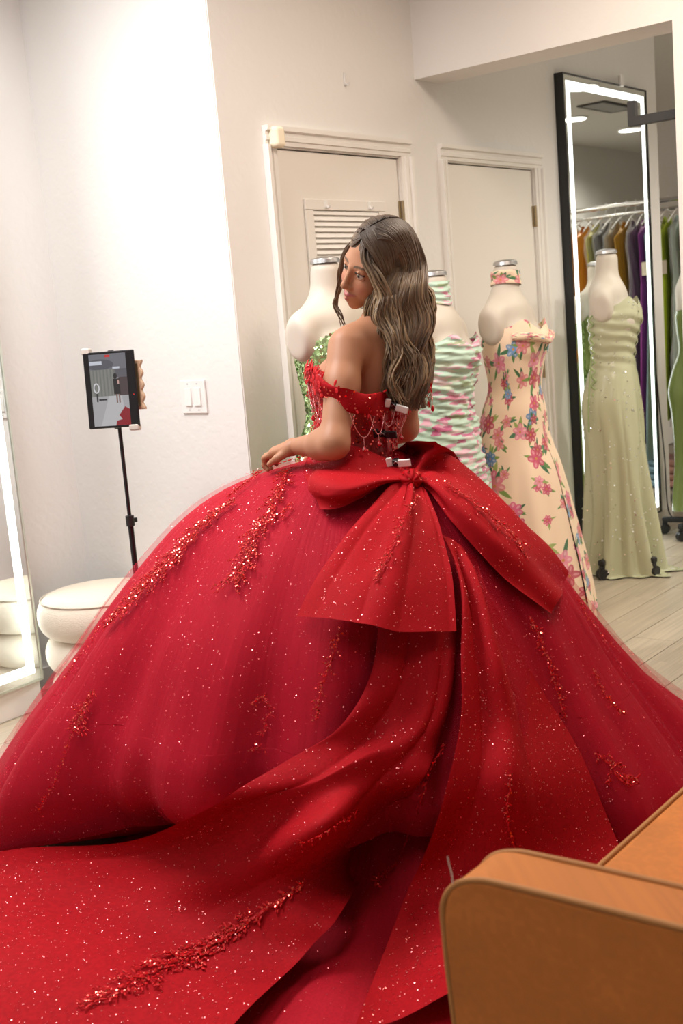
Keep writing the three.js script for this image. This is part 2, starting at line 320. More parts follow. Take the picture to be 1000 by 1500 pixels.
{
  const m = ledMirror(5.475, 6.45, 0.098, 2.476, DOOR_Z, 'tall black sided mirror with white light strips on the cream wall', M.blackGloss);
  for (const x of [-0.36, 0.37]) part('wall_clip', merge([rbox(0.03, 0.05, 0.03, 0.004, x, -0.012, 0.055), rbox(0.02, 0.02, 0.03, 0.003, x, -0.04, 0.02)]), std(lin(0.7, 0.55, 0.33), 0.5), m, 'tan mirror clip');
  part('wall_clip', merge([rbox(0.035, 0.06, 0.02, 0.005, 0.17, 2.378 + 0.02, 0.05)]), M.plastic, m, 'white plastic mirror clip');
}
{
  const m = ledMirror(1.52, 2.612, 0.112, 2.42, -3.725, 'lit floor mirror with pale frame beside the cream ottoman', std(lin(0.62, 0.66, 0.58), 0.3, { metalness: 0.6 }));
  m.rotation.y = 0.06; m.position.x = 2.612 - 0.546 * Math.cos(0.06); m.position.z = -3.725 + 0.546 * Math.sin(0.06);
}
top('mirror_plinth', rbox(1.5, 0.112, 0.2, 0.004, 1.85, 0.056, -3.78), M.trim, 'low white plinth under the lit floor mirror', 'plinth');
// black cable of the mirror
top('mirror_cable', tube([[6.52, 1.05, DOOR_Z + 0.008], [6.54, 0.8, DOOR_Z + 0.012], [6.58, 0.4, DOOR_Z + 0.02], [6.62, 0.05, DOOR_Z + 0.024], [6.64, 0.006, DOOR_Z + 0.06]], 0.004, 40, 6), M.black, 'thin black power cable hanging down the wall from the lit mirror', 'cable');
// bracket arm on the partition, rail in the back room
{
  const g = thing('garment_bracket', 'dark square steel arm with upturned end on the partition wall', 'bracket', [BEAM_X + 0.1, 2.02, -1.775]);
  part('arm', rbox(0.03, 0.034, 0.22, 0.002, 0, 0, -0.115), M.darkGrey, g); part('upturned_end', rbox(0.03, 0.06, 0.03, 0.002, 0, 0.045, -0.21), M.darkGrey, g); part('wall_plate', rbox(0.05, 0.1, 0.006, 0.002, 0, 0, -0.003), M.darkGrey, g);
}
{
  const g = thing('wall_rail', 'black steel rail on the wall of the back room', 'rail', [8.6, 2.55, -4.35]);
  part('bar', rbox(1.4, 0.03, 0.03, 0.004, 0, 0, 0.3), M.black, g);
  for (const x of [-0.5, 0.5]) part('bracket', rbox(0.03, 0.03, 0.3, 0.003, x, 0, 0.15), M.black, g);
}
// light switch
{
  const g = thing('light_switch', 'white double light switch on the white wall', 'switch', [CORNER_X, 1.137, -3.147]);
  part('plate', rbox(0.008, 0.122, 0.128, 0.003, -0.004, 0, 0), M.plastic, g);
  for (const z of [-0.024, 0.024]) { const r = part('rocker', rbox(0.007, 0.066, 0.033, 0.002, -0.009, 0, z), M.plastic, g); r.rotation.z = -0.05; part('screw', cyl(0.003, 0.003, 0.002, 0, 0, 0, 8).rotateZ(Math.PI / 2).translate(-0.0085, 0.048, z), M.steel, g); part('screw', cyl(0.003, 0.003, 0.002, 0, 0, 0, 8).rotateZ(Math.PI / 2).translate(-0.0085, -0.048, z), M.steel, g); }
}
// nail hole patch on the door wall
top('wall_hook', merge([rbox(0.012, 0.05, 0.006, 0.003, 3.78, 2.285, DOOR_Z + 0.003), tube([[3.78, 2.27, DOOR_Z + 0.004], [3.78, 2.26, DOOR_Z + 0.018], [3.78, 2.27, DOOR_Z + 0.022]], 0.003, 8, 6)]), M.wall, 'tiny painted hook on the cream wall above the vented door', 'hook');

// ---------- ottoman ----------
{
  const g = thing('tiered_ottoman', 'cream fabric ottoman of three stacked rounded tiers', 'ottoman', [2.80, 0, -3.50]);
  const tex = dataTex(128, (x, y) => { const v = 255 * (0.5 + 0.5 * (wrapNoise(x / 2, y / 2, 64, 2) - 0.5) * 1.6); return [v, v, v]; }, false, [6, 6]);
  const m = std(lin(0.78, 0.70, 0.58), 0.9, { bumpMap: tex, bumpScale: 0.001, sheen: 0.4, sheenColor: lin(0.9, 0.85, 0.75), sheenRoughness: 0.6 });
  const tier = (y0, h, r) => { const p = []; const n = 14; p.push(new THREE.Vector2(0, y0)); for (let i = 0; i <= n; i++) { const a = -Math.PI / 2 + Math.PI * i / n; p.push(new THREE.Vector2(r - h * 0.36 + h * 0.36 * Math.cos(a), y0 + h / 2 + h / 2 * Math.sin(a))); } p.push(new THREE.Vector2(0, y0 + h + 0.008)); return new THREE.LatheGeometry(p, 56); };
  part('tier', tier(0.005, 0.14, 0.225), m, g); part('tier', tier(0.142, 0.14, 0.235), m, g); const t = part('seat_cushion', tier(0.28, 0.155, 0.25), m, g);
  part('piping', new THREE.TorusGeometry(0.232, 0.003, 6, 64).rotateX(Math.PI / 2).translate(0, 0.421, 0), m, t);
}
// ---------- tablet on its stand ----------
{
  const at = [2.561, 1.209, -3.029], base0 = [at[0] + 0.02, 0, at[2] - 0.005];
  const g = thing('tablet_stand', 'black pole stand with clamp holding the tablet', 'stand', base0);
  part('pole', cyl(0.0095, 0.0095, 0.72, 0, 0.40, 0), M.blackGloss, g); part('pole', cyl(0.0065, 0.0065, 0.42, 0, 0.93, 0), M.blackGloss, g); part('collar', merge([cyl(0.0145, 0.0145, 0.035, 0, 0.765, 0), rbox(0.02, 0.016, 0.012, 0.003, 0.014, 0.765, 0.006)]), M.black, g);
  part('foot_plate', cyl(0.13, 0.14, 0.014, 0, 0.007, 0, 40), M.black, g);
  const a = new THREE.Group(); a.name = 'clamp'; a.position.set(at[0] - base0[0], at[1], at[2] - base0[2]); g.add(a);
  const q = new THREE.Quaternion().setFromEuler(new THREE.Euler(-0.06, TABTURN(), 0.0, 'YXZ')); a.quaternion.copy(q);
  part('clamp_bar', rbox(0.02, 0.26, 0.012, 0.003, 0.0, 0, -0.024), M.black, a); part('clamp_jaw', rbox(0.035, 0.022, 0.03, 0.006, 0.068, -0.128, -0.008), std(lin(0.55, 0.5, 0.45), 0.5), a); part('clamp_jaw', rbox(0.03, 0.022, 0.03, 0.006, -0.08, 0.13, -0.01), std(lin(0.55, 0.5, 0.45), 0.5), a); part('ball_joint', ball3(0.018, 0, -0.06, -0.04), M.black, a);
  const t = thing('tablet', 'black tablet held upright showing a video preview of the shop', 'tablet', at); t.quaternion.copy(q);
  part('body', rbox(0.178, 0.252, 0.009, 0.004, 0, 0, 0, 3), M.blackGloss, t);
  const cv = document.createElement('canvas'); cv.width = 320; cv.height = 512; const c = cv.getContext('2d');
  c.fillStyle = '#8d8c90'; c.fillRect(0, 0, 320, 512); c.fillStyle = '#6f6f76'; c.fillRect(0, 0, 320, 110);
  c.fillStyle = '#55565e'; c.beginPath(); c.ellipse(90, 75, 120, 38, 0, 0, 7); c.fill(); c.fillStyle = '#c9cdd8'; c.fillRect(0, 50, 110, 26); c.fillRect(200, 95, 60, 14);
  c.fillStyle = '#7b7c78'; c.fillRect(0, 110, 215, 190); for (let i = 0; i < 14; i++) { c.fillStyle = i % 2 ? '#6b6d69' : '#86877f'; c.fillRect(10 + i * 15, 112, 6, 186); }
  c.fillStyle = '#4a3d40'; c.fillRect(245, 165, 75, 140); c.fillStyle = '#5d5c63'; c.fillRect(215, 110, 105, 60);
  c.fillStyle = '#a7a6a8'; c.fillRect(0, 300, 320, 212); c.fillStyle = '#b9b8ba'; c.beginPath(); c.moveTo(60, 512); c.lineTo(150, 300); c.lineTo(260, 300); c.lineTo(300, 512); c.fill();
  c.strokeStyle = '#d8d6dc'; c.lineWidth = 9; c.beginPath(); c.ellipse(46, 240, 22, 32, 0, 0, 7); c.stroke(); c.fillStyle = '#2a2a30'; c.fillRect(40, 278, 14, 60); c.fillRect(60, 318, 70, 12);
  c.fillStyle = '#1b1b1f'; c.beginPath(); c.ellipse(216, 160, 16, 20, 0, 0, 7); c.fill(); c.fillRect(196, 180, 56, 110); c.fillStyle = '#7d5b50'; c.fillRect(212, 290, 12, 62); c.fillRect(234, 290, 12, 62); c.fillStyle = '#caa39a'; c.fillRect(232, 188, 14, 30);
  c.fillStyle = '#8a1020'; c.beginPath(); c.moveTo(280, 380); c.lineTo(320, 400); c.lineTo(320, 512); c.lineTo(190, 512); c.lineTo(200, 480); c.lineTo(250, 470); c.lineTo(225, 440); c.fill();
  c.fillStyle = '#d02028'; c.fillRect(140, 8, 44, 16);
  const st = new THREE.CanvasTexture(cv); st.colorSpace = THREE.SRGBColorSpace;
  part('screen', new THREE.PlaneGeometry(0.128, 0.236).translate(-0.004, 0, 0.0049), std(lin(0.02, 0.02, 0.02), 0.25, { emissive: lin(1, 1, 1), emissiveMap: st, emissiveIntensity: 0.75 }), t, 'lit screen with a small room view');
  part('camera_dot', cyl(0.0022, 0.0022, 0.0006, 0, 0, 0, 10).rotateX(Math.PI / 2).translate(0.078, -0.02, 0.0048), std(lin(0.6, 0.03, 0.02), 0.3), t, 'small red dot');
  // scalloped phone case behind it
  const s = new THREE.Shape(); const K = 8, hw = 0.036, hh = 0.078; const pt = [];
  for (let i = 0; i <= 60; i++) { const f = i / 60; pt.push([hw + 0.004 * Math.cos(f * K * Math.PI), -hh + 2 * hh * f]); } for (let i = 0; i <= 60; i++) { const f = 1 - i / 60; pt.push([-hw - 0.004 * Math.cos(f * K * Math.PI), -hh + 2 * hh * f]); }
  pt.forEach(([x, y], i) => i ? s.lineTo(x, y) : s.moveTo(x, y));
  const ph = thing('phone', 'phone in a tan scalloped case clipped behind the tablet', 'phone', at); ph.quaternion.copy(q);
  part('case', new THREE.ExtrudeGeometry(s, { depth: 0.012, bevelEnabled: true, bevelSize: 0.003, bevelThickness: 0.003, bevelSegments: 2 }).translate(0.062, 0.01, -0.032), std(lin(0.5, 0.34, 0.22), 0.5), ph); part('pattern_back', rbox(0.06, 0.14, 0.003, 0.001, 0.062, 0.01, -0.0135), std(lin(0.12, 0.09, 0.04), 0.5), ph, 'dark gold patterned face');
}
function TABTURN() { return Math.atan2(-AHEAD.x, -AHEAD.z) - 0.2; }
function ball3(r, x, y, z) { return new THREE.SphereGeometry(r, 16, 12).translate(x, y, z); }
// ---------- mustard sofa ----------
{
  const nap = dataTex(256, (x, y) => { const v = 215 + 40 * (0.6 * wrapNoise(x / 32, y / 32, 8, 4) + 0.4 * wrapNoise(x / 4, y / 4, 64, 9)); return [v, v, v]; }, true, [2, 2]);
  const velvet = std(lin(0.60, 0.19, 0.03), 0.75, { map: nap, sheen: 0.5, sheenColor: lin(0.9, 0.5, 0.15), sheenRoughness: 0.4 });
  const pip = std(lin(0.40, 0.17, 0.045), 0.7);
  const g = thing('mustard_sofa', 'mustard velvet sofa with piped edges and sloping arms', 'sofa', [1.26, 0, -0.895]);
  // an arm: outline in the z-y plane with a rounded front top corner, rising slightly to the back
  const outline = () => { const s = new THREE.Shape(); s.moveTo(0.012, 0.16); s.lineTo(-0.006, 0.50); s.bezierCurveTo(-0.008, 0.575, 0.008, 0.60, 0.07, 0.603); s.lineTo(0.85, 0.625); s.lineTo(0.85, 0.16); s.closePath(); return s; };
  const T = 0.105;
  function arm(x) {
    const e = new THREE.ExtrudeGeometry(outline(), { depth: T - 0.02, bevelEnabled: true, bevelSize: 0.008, bevelThickness: 0.01, bevelSegments: 4, curveSegments: 16 });
    // shape x -> world z, depth -> world x
    const p = e.attributes.position; for (let i = 0; i < p.count; i++) { const a = p.getX(i), b = p.getY(i), c = p.getZ(i); p.setXYZ(i, c + 0.01 + x, b, a); }
    const ix = e.index; e.computeVertexNormals();
    const nn = e.toNonIndexed ? e : e; const uv = nn.attributes.uv; for (let i = 0; i < p.count; i++) uv.setXY(i, p.getZ(i) + p.getX(i), p.getY(i));
    const m = part('arm', nn, velvet, g);
    for (const xx of [x + 0.004, x + T - 0.004]) part('piping', tube([[xx, 0.17, 0.003], [xx, 0.35, -0.006], [xx, 0.50, -0.014], [xx, 0.562, -0.011], [xx, 0.592, 0.012], [xx, 0.608, 0.05], [xx, 0.612, 0.1], [xx, 0.620, 0.4], [xx, 0.632, 0.84]], 0.0048, 120, 8), pip, m);
  }
  arm(0); arm(1.30);
  const uvfix = (q) => { const p = q.attributes.position, uv = q.attributes.uv; for (let i = 0; i < p.count; i++) uv.setXY(i, p.getX(i) + p.getY(i) * 0.3, p.getZ(i) + p.getY(i)); return q; };
  part('seat_base', uvfix(rbox(1.19, 0.2, 0.8, 0.015, 0.7025, 0.245, 0.42, 3)), velvet, g);
  const sc = part('seat_cushion', uvfix(rbox(1.185, 0.12, 0.66, 0.02, 0.7025, 0.36, 0.325, 4)), velvet, g);
  part('piping', tube([[0.12, 0.416, 0.0], [0.4, 0.417, -0.002], [0.7, 0.417, -0.002], [1.0, 0.417, -0.002], [1.29, 0.416, 0.0]], 0.005, 40, 8), pip, sc);
  part('backrest', uvfix(rbox(1.40, 0.62, 0.16, 0.04, 0.7025, 0.5, 0.84, 4)), velvet, g);
  for (const [x, z] of [[0.08, 0.06], [1.32, 0.06], [0.08, 0.82], [1.32, 0.82]]) part('leg', cyl(0.022, 0.014, 0.16, x, 0.08, z), M.brass, g);
  // clear tag pin and a loose rhinestone lying on the arm
  top('plastic_tag_pin', tube([[1.262, 0.592, -0.888], [1.262, 0.606, -0.888], [1.260, 0.622, -0.890], [1.259, 0.634, -0.891]].map((p) => p), 0.0009, 12, 6), std(lin(0.8, 0.75, 0.7), 0.2), 'thin clear plastic tag pin stuck in the sofa arm corner', 'pin');
  top('rhinestone', new THREE.OctahedronGeometry(0.0025, 1).translate(1.335, 0.6175, -0.575), M.chrome, 'single clear rhinestone lying on the sofa arm', 'rhinestone');
}
// ---------- dress forms ----------
const formSkin = std(lin(0.62, 0.56, 0.475), 0.55, { sheen: 0.2, sheenColor: lin(0.8, 0.75, 0.65) });
const torsoGeo = (() => {
  const f = blend([
    capsule([0, -0.03, -0.012], [0, -0.16, -0.02], 0.052, 0.06), ellip([0, -0.185, -0.018], [0.155, 0.065, 0.075]), ellip([0, -0.30, -0.005], [0.135, 0.14, 0.1]),
    ball([0.07, -0.33, 0.062], 0.062), ball([-0.07, -0.33, 0.062], 0.062), ellip([0, -0.52, 0], [0.112, 0.16, 0.085]), ellip([0, -0.74, -0.01], [0.165, 0.15, 0.125]),
    ellip([0.165, -0.245, -0.015], [0.042, 0.072, 0.05]), ellip([-0.165, -0.245, -0.015], [0.042, 0.072, 0.05])], 0.06);
  const cut = (x, y, z) => { let d = f(x, y, z); d = smax(d, y + 0.0, 0.004); d = smax(d, -0.86 - y, 0.01); d = smax(d, Math.abs(x) - 0.19 - (y + 0.25) * 0.12, 0.012); return d; };
  return nets(cut, [-0.23, -0.9, -0.17], [0.23, 0.03, 0.17], 0.008);
})();
const formBase = (() => {
  const legs = [], wheels = [];
  for (let i = 0; i < 5; i++) {
    const a = i * Math.PI * 2 / 5, c = Math.cos(a), s = Math.sin(a);
    const leg = rbox(0.21, 0.03, 0.036, 0.008, 0.12, 0.083, 0); leg.rotateY(-a); legs.push(leg);
        const disc1 = new THREE.CylinderGeometry(0.027, 0.027, 0.017, 20).rotateX(Math.PI / 2).translate(0, 0.027, 0.012), disc2 = disc1.clone().translate(0, 0, -0.024), fork = rbox(0.03, 0.034, 0.02, 0.006, 0, 0.052, 0);
    const q = merge([disc1, disc2, fork, cyl(0.008, 0.008, 0.02, 0, 0.072, 0, 8)]); q.rotateY(-a + 0.7 * i + 0.4); q.translate(c * 0.212, 0, s * 0.212); wheels.push(q);
  }
  return { legs, wheels };
})();
function dressForm(label, x, z, h, turn, spin = 0) {
  const g = thing('dress_form', label, 'mannequin', [x, 0, z], turn, 'dress forms along the cream wall');
  const t = part('torso', torsoGeo, formSkin, g, 'pale cream torso with cut off arms'); t.position.y = h - 0.012;
  part('neck_cap', merge([cyl(0.050, 0.052, 0.012, 0, h - 0.006, -0.012, 32), new THREE.SphereGeometry(0.05, 28, 8, 0, 6.3, 0, 1.57).scale(1, 0.22, 1).translate(0, h, -0.012)]), M.steel, g, 'brushed metal cap');
  part('pole', cyl(0.016, 0.016, h - 0.92, 0, (h - 0.92) / 2 + 0.08, 0), M.black, g);
  const b = new THREE.Group(); b.name = 'caster_base'; b.rotation.y = spin; g.add(b);
  part('hub', cyl(0.035, 0.04, 0.05, 0, 0.085, 0), M.black, b);
  formBase.legs.forEach((q) => part('base_leg', q, M.black, b)); formBase.wheels.forEach((q) => part('caster', q, M.black, b));
  return g;
}
// cloth tube round a body: rows [y, half width, front depth, back depth, centre z]
function wrapDress(rows, opt = {}) {
  const n = rows.length - 1, nu = opt.nu ?? 120, nv = opt.nv ?? 110;
  const val = (t, k) => { const x = t * n, i = Math.min(Math.floor(x), n - 1); return cr(rows[Math.max(i - 1, 0)][k], rows[i][k], rows[i + 1][k], rows[Math.min(i + 2, n)][k], x - i); };
  const f = (u, v) => {
    const a = u * Math.PI * 2, c = Math.cos(a), s = Math.sin(a); let y = val(v, 0), w = val(v, 1), fr = val(v, 2), bk = val(v, 3), cz = val(v, 4) || 0;
    if (opt.topEdge) y += opt.topEdge(a) * (1 - sstep(0, 0.16, v));
    const d = opt.disp ? opt.disp(a, y, v) : 0, p = 2.25, q = 1 / Math.pow(Math.pow(Math.abs(c), p) + Math.pow(Math.abs(s), p), 1 / p);
    return V(s * q * (w + d), Math.max(y + (opt.lift ? opt.lift(a, v) : 0), 0.006), cz + c * q * ((c > 0 ? fr : bk) + d));
  };
  const g = gridGeo(nu, nv, f, true, (u, v, p) => [u * (opt.uvr ?? 1.1), p.y]); g.userData = {}; g.userF = f; return g;
}
function scatter(geo, n, size, seed, mat, parent, name, spread = 0.6, off = 0.0015, keep, axis = [0, 0]) {
  reseed(seed);
  const p = geo.attributes.position, nn = geo.attributes.normal, ix = geo.index; const tri = ix.count / 3, cum = new Float32Array(tri); let sum = 0; const A = V(), B = V(), C = V();
  for (let t = 0; t < tri; t++) { A.fromBufferAttribute(p, ix.getX(t * 3)); B.fromBufferAttribute(p, ix.getX(t * 3 + 1)); C.fromBufferAttribute(p, ix.getX(t * 3 + 2)); sum += B.clone().sub(A).cross(C.clone().sub(A)).length(); cum[t] = sum; }
  const flake = new THREE.CircleGeometry(1, 6), inst = new THREE.InstancedMesh(flake, mat, n), m4 = new THREE.Matrix4(), q = new THREE.Quaternion(), Z = V(0, 0, 1); let k = 0, guard = 0;
  while (k < n && guard++ < n * 20) {
    const r = rnd() * sum; let lo = 0, hi = tri - 1; while (lo < hi) { const m = (lo + hi) >> 1; if (cum[m] < r) lo = m + 1; else hi = m; }
    let u = rnd(), v = rnd(); if (u + v > 1) { u = 1 - u; v = 1 - v; } const a = ix.getX(lo * 3), b = ix.getX(lo * 3 + 1), c = ix.getX(lo * 3 + 2);
    A.fromBufferAttribute(p, a).multiplyScalar(1 - u - v).addScaledVector(B.fromBufferAttribute(p, b), u).addScaledVector(C.fromBufferAttribute(p, c), v);
    if (keep && !keep(A)) continue;
    const N = V().fromBufferAttribute(nn, a); if (N.x * (A.x - axis[0]) + N.y * 0.3 + N.z * (A.z - axis[1]) < 0) N.negate(); const s = size * rr(0.6, 1.3);
    const tilt = N.clone().add(V(rr(-1, 1), rr(-1, 1), rr(-1, 1)).multiplyScalar(spread)).normalize(); q.setFromUnitVectors(Z, tilt);
    const away = off; m4.compose(A.clone().addScaledVector(N, away), q, V(s, s, s)); inst.setMatrixAt(k++, m4);
  }
  inst.count = k; inst.name = name; inst.userData.kind = 'stuff'; inst.castShadow = inst.receiveShadow = true; parent.add(inst); return inst;
}
const gemMat = std(lin(0.95, 0.97, 0.95), 0.12, { metalness: 1 });
function dressOn(form, name, label, geo, mat) {
  const g = thing(name, label, 'dress', form.position.toArray(), form.rotation.y, 'gowns on the dress forms');
  part('gown_body', geo, mat, g); return g;
}
const pleats = (k, amp, from, to, ph = 0) => (a, y) => amp * sstep(from, to, y) * (Math.sin(k * a + ph + y * 1.3) + 0.5 * Math.sin(k * 1.7 * a + 2 * ph + 1) + 0.3 * Math.sin(k * 0.6 * a + 4 + ph));
// flower print
function floralTexture() {
  const cv = document.createElement('canvas'); cv.width = cv.height = 1024; const c = cv.getContext('2d'); c.fillStyle = '#f3d9bc'; c.fillRect(0, 0, 1024, 1024); reseed(55);
  const leaf = (x, y, l, w, a, col) => { c.save(); c.translate(x, y); c.rotate(a); c.fillStyle = col; c.beginPath(); c.moveTo(0, 0); c.quadraticCurveTo(l / 2, -w, l, 0); c.quadraticCurveTo(l / 2, w, 0, 0); c.fill(); c.restore(); };
  const greens = ['#5f8a4d', '#7d9a4f', '#3f6e4a', '#9bab62', '#4f7f5c'], pinks = ['#d8658a', '#e58aa2', '#c9506f', '#d97f86', '#b8485a'], blues = ['#5b83b4', '#6f95c2'];
  const draw = (x, y, r, kind) => {
    for (let i = 0; i < 4; i++) leaf(x, y, r * rr(1.5, 2.4), r * rr(0.35, 0.6), rr(0, 6.3), greens[Math.floor(rnd() * 5)]);
    const col = kind === 2 ? blues[Math.floor(rnd() * 2)] : pinks[Math.floor(rnd() * 5)], n = 5 + Math.floor(rnd() * 3), a0 = rr(0, 6.3);
    for (let i = 0; i < n; i++) { const a = a0 + i * 6.283 / n; c.save(); c.translate(x + Math.cos(a) * r * 0.55, y + Math.sin(a) * r * 0.55); c.rotate(a); c.fillStyle = col; c.globalAlpha = 0.85; c.beginPath(); c.ellipse(0, 0, r * 0.62, r * 0.4, 0, 0, 7); c.fill(); c.globalAlpha = 0.35; c.fillStyle = '#fff2ea'; c.beginPath(); c.ellipse(r * 0.2, 0, r * 0.25, r * 0.14, 0, 0, 7); c.fill(); c.restore(); }
    c.globalAlpha = 1; c.fillStyle = '#c98a4a'; c.beginPath(); c.arc(x, y, r * 0.17, 0, 7); c.fill();
  };
  for (let i = 0; i < 120; i++) {
    const x = rr(0, 1024), y = rr(0, 1024), r = rr(18, 50), k = rnd() < 0.16 ? 2 : 1, s0 = seedState;
    for (const dx of [-1024, 0, 1024]) for (const dy of [-1024, 0, 1024]) { seedState = s0; draw(x + dx, y + dy, r, k); }
  }
  const t = new THREE.CanvasTexture(cv); t.colorSpace = THREE.SRGBColorSpace; t.wrapS = t.wrapT = THREE.RepeatWrapping; t.repeat.set(1.2, 1.2); return t;
}
function blotchTexture() {
  const cv = document.createElement('canvas'); cv.width = cv.height = 1024; const c = cv.getContext('2d'); c.fillStyle = '#bdd8c6'; c.fillRect(0, 0, 1024, 1024); reseed(91);
  for (let i = 0; i < 150; i++) {
    const x = rr(0, 1024), y = rr(0, 1024), w = rr(60, 190), h = rr(10, 26), col = ['#d889a6', '#e6adc0', '#b9537f', '#9db087', '#cfdcc4', '#f0d5da', '#e3c3cf'][Math.floor(rnd() * 7)];
    for (const dx of [-1024, 0, 1024]) { c.fillStyle = col; for (let k = 0; k < 6; k++) { c.globalAlpha = 0.75; c.beginPath(); c.ellipse(x + dx + (hash3(i, k, 1) - 0.5) * w, y + (hash3(i, k, 2) - 0.5) * h * 1.6, w * 0.32, h * 0.5, (hash3(i, k, 3) - 0.5) * 0.5, 0, 7); c.fill(); } }
  }
  c.globalAlpha = 1; const t = new THREE.CanvasTexture(cv); t.colorSpace = THREE.SRGBColorSpace; t.wrapS = t.wrapT = THREE.RepeatWrapping; t.repeat.set(1.7, 1.9); return t;
}
// rows for a strapless gown on a form whose neck is at height h; hem figures differ
const gownRows = (h, e, low) => [[h - 0.275, 0.147 + e, 0.118 + e, 0.098 + e, 0], [h - 0.33, 0.152 + e, 0.138 + e, 0.104 + e, 0], [h - 0.40, 0.138 + e, 0.115 + e, 0.1 + e, 0], [h - 0.52, 0.118 + e, 0.093 + e, 0.092 + e, 0], [h - 0.62, 0.145 + e, 0.108 + e, 0.12 + e, -0.005], [h - 0.74, 0.172 + e, 0.122 + e, 0.142 + e, -0.01], ...low];
const sweet = (a) => { const f = Math.cos(a), s = Math.sin(a); return f > 0 ? 0.035 * Math.exp(-((Math.abs(s) - 0.62) ** 2) / 0.06) - 0.012 * Math.exp(-s * s / 0.02) : -0.03 * sstep(0, 1, -f); };
// 1 green sequin gown behind the woman
{
  const h = 1.58, f = dressForm('pale dress form in green sequins behind the red gown beside the vented door', 3.19, -2.58, h, 0.0);
  const geo = wrapDress(gownRows(h, 0.008, [[0.6, 0.19, 0.15, 0.16, 0], [0.3, 0.19, 0.15, 0.17, 0], [0.02, 0.2, 0.16, 0.18, 0]]), { topEdge: sweet, disp: pleats(9, 0.008, 0.7, 0.2) });
  const d = dressOn(f, 'sequin_gown', 'light green sequin strapless gown on the form nearest the vented door', geo, std(lin(0.30, 0.44, 0.17), 0.5));
  scatter(geo, 5200, 0.006, 5, std(lin(0.55, 0.75, 0.38), 0.22, { metalness: 0.9 }), d, 'sequins', 0.35, 0.002, (p) => p.y > 0.9);
}
// 2 mint ruched gown
{
  const h = 1.522, f = dressForm('pale dress form in the mint ruched gown', 3.90, -2.615, h, 0.12);
  const ruche = (a, y, v) => { const c = Math.cos(a), s = Math.sin(a); return sstep(0, 0.05, v) * (0.013 * (noise(c * 2.4 + 9, s * 2.4, y * 46 + 2 * s) - 0.5) + 0.009 * (noise(c * 5 + 3, s * 5, y * 105) - 0.5) + 0.003 * Math.sin(y * 210 + 6 * c)); };
  const geo = wrapDress(gownRows(h, 0.012, [[0.62, 0.178, 0.135, 0.15, 0], [0.42, 0.15, 0.12, 0.13, 0], [0.2, 0.14, 0.13, 0.15, 0], [0.02, 0.14, 0.14, 0.16, 0]]), { topEdge: sweet, disp: ruche, nv: 420, nu: 110 });
  const mt = std(lin(1, 1, 1), 0.6, { map: blotchTexture(), sheen: 0.3, sheenColor: lin(0.8, 0.9, 0.85) });
  const d = dressOn(f, 'ruched_gown', 'mint green ruched gown with pink flower print and a matching neck scarf', geo, mt);
  const sc = gridGeo(60, 24, (u, v) => { const a = u * Math.PI * 2; const r = 0.059 + 0.006 * v + 0.0035 * Math.sin(v * 22 + Math.sin(a * 2) * 2); return V(Math.sin(a) * r, h - 0.035 - v * 0.085 - 0.012 * Math.cos(a - 0.6) * v, -0.014 + Math.cos(a) * r); }, true, (u, v) => [u * 0.5, v * 0.2]);
  part('neck_scarf', sc, mt, d);
  // side drape below the hip
  const dr = sheet([[[0.16, 0.82, 0.03], [0.19, 0.82, 0.0], [0.17, 0.82, -0.05]], [[0.20, 0.7, 0.08], [0.225, 0.68, 0.02], [0.2, 0.7, -0.05]], [[0.16, 0.5, 0.09], [0.21, 0.48, 0.03], [0.17, 0.5, -0.06]], [[0.14, 0.28, 0.08], [0.18, 0.24, 0.03], [0.15, 0.28, -0.06]]]);
  part('side_drape', gridGeo(40, 60, (u, v) => { const p = dr(u, v); p.x += 0.012 * Math.sin(u * 14 + v * 5); return p; }, false, (u, v) => [u * 0.2, v * 0.6]), mt, d);
}
// 3 cream floral gown
{
  const h = 1.55, f = dressForm('pale dress form in the cream floral gown', 4.37, -2.57, h, 0.08);
  const fold = pleats(8, 0.016, 0.95, 0.1, 0.5);
  const geo = wrapDress(gownRows(h, 0.012, [[0.66, 0.215, 0.17, 0.18, 0], [0.42, 0.265, 0.215, 0.225, 0], [0.2, 0.31, 0.255, 0.26, 0], [0.012, 0.335, 0.285, 0.28, 0]]), { topEdge: sweet, disp: (a, y, v) => fold(a, y) + 0.006 * Math.exp(-((y - 1.17) ** 2) / 0.0004) * (Math.cos(a) > 0 ? 1 : 0), nv: 140 });
  const mt = std(lin(1, 1, 1), 0.75, { map: floralTexture(), sheen: 0.25, sheenColor: lin(0.9, 0.85, 0.8) });
  const d = dressOn(f, 'floral_gown', 'cream strapless gown printed with pink flowers and green leaves', geo, mt);
  const sc = gridGeo(60, 14, (u, v) => { const a = u * Math.PI * 2; return V(Math.sin(a) * (0.06 + 0.004 * Math.sin(v * 9)), h - 0.04 - v * 0.055 - 0.02 * Math.sin(a - 0.3) * 0.4, -0.014 + Math.cos(a) * (0.061 + 0.004 * v)); }, true, (u, v) => [u * 0.42, 0.5 + v * 0.09]);
  part('neck_scarf', sc, mt, d);
  const roll = []; for (let i = 0; i <= 24; i++) { const s = lerp(-1.15, 1.15, i / 24); roll.push([0.166 * Math.sin(s), h - 0.335 + 0.028 * Math.abs(Math.sin(s * 1.6)), 0.012 + 0.15 * Math.cos(s)]); }
  part('bust_drape', tube(roll, 0.016, 60, 10), mt, d);
}
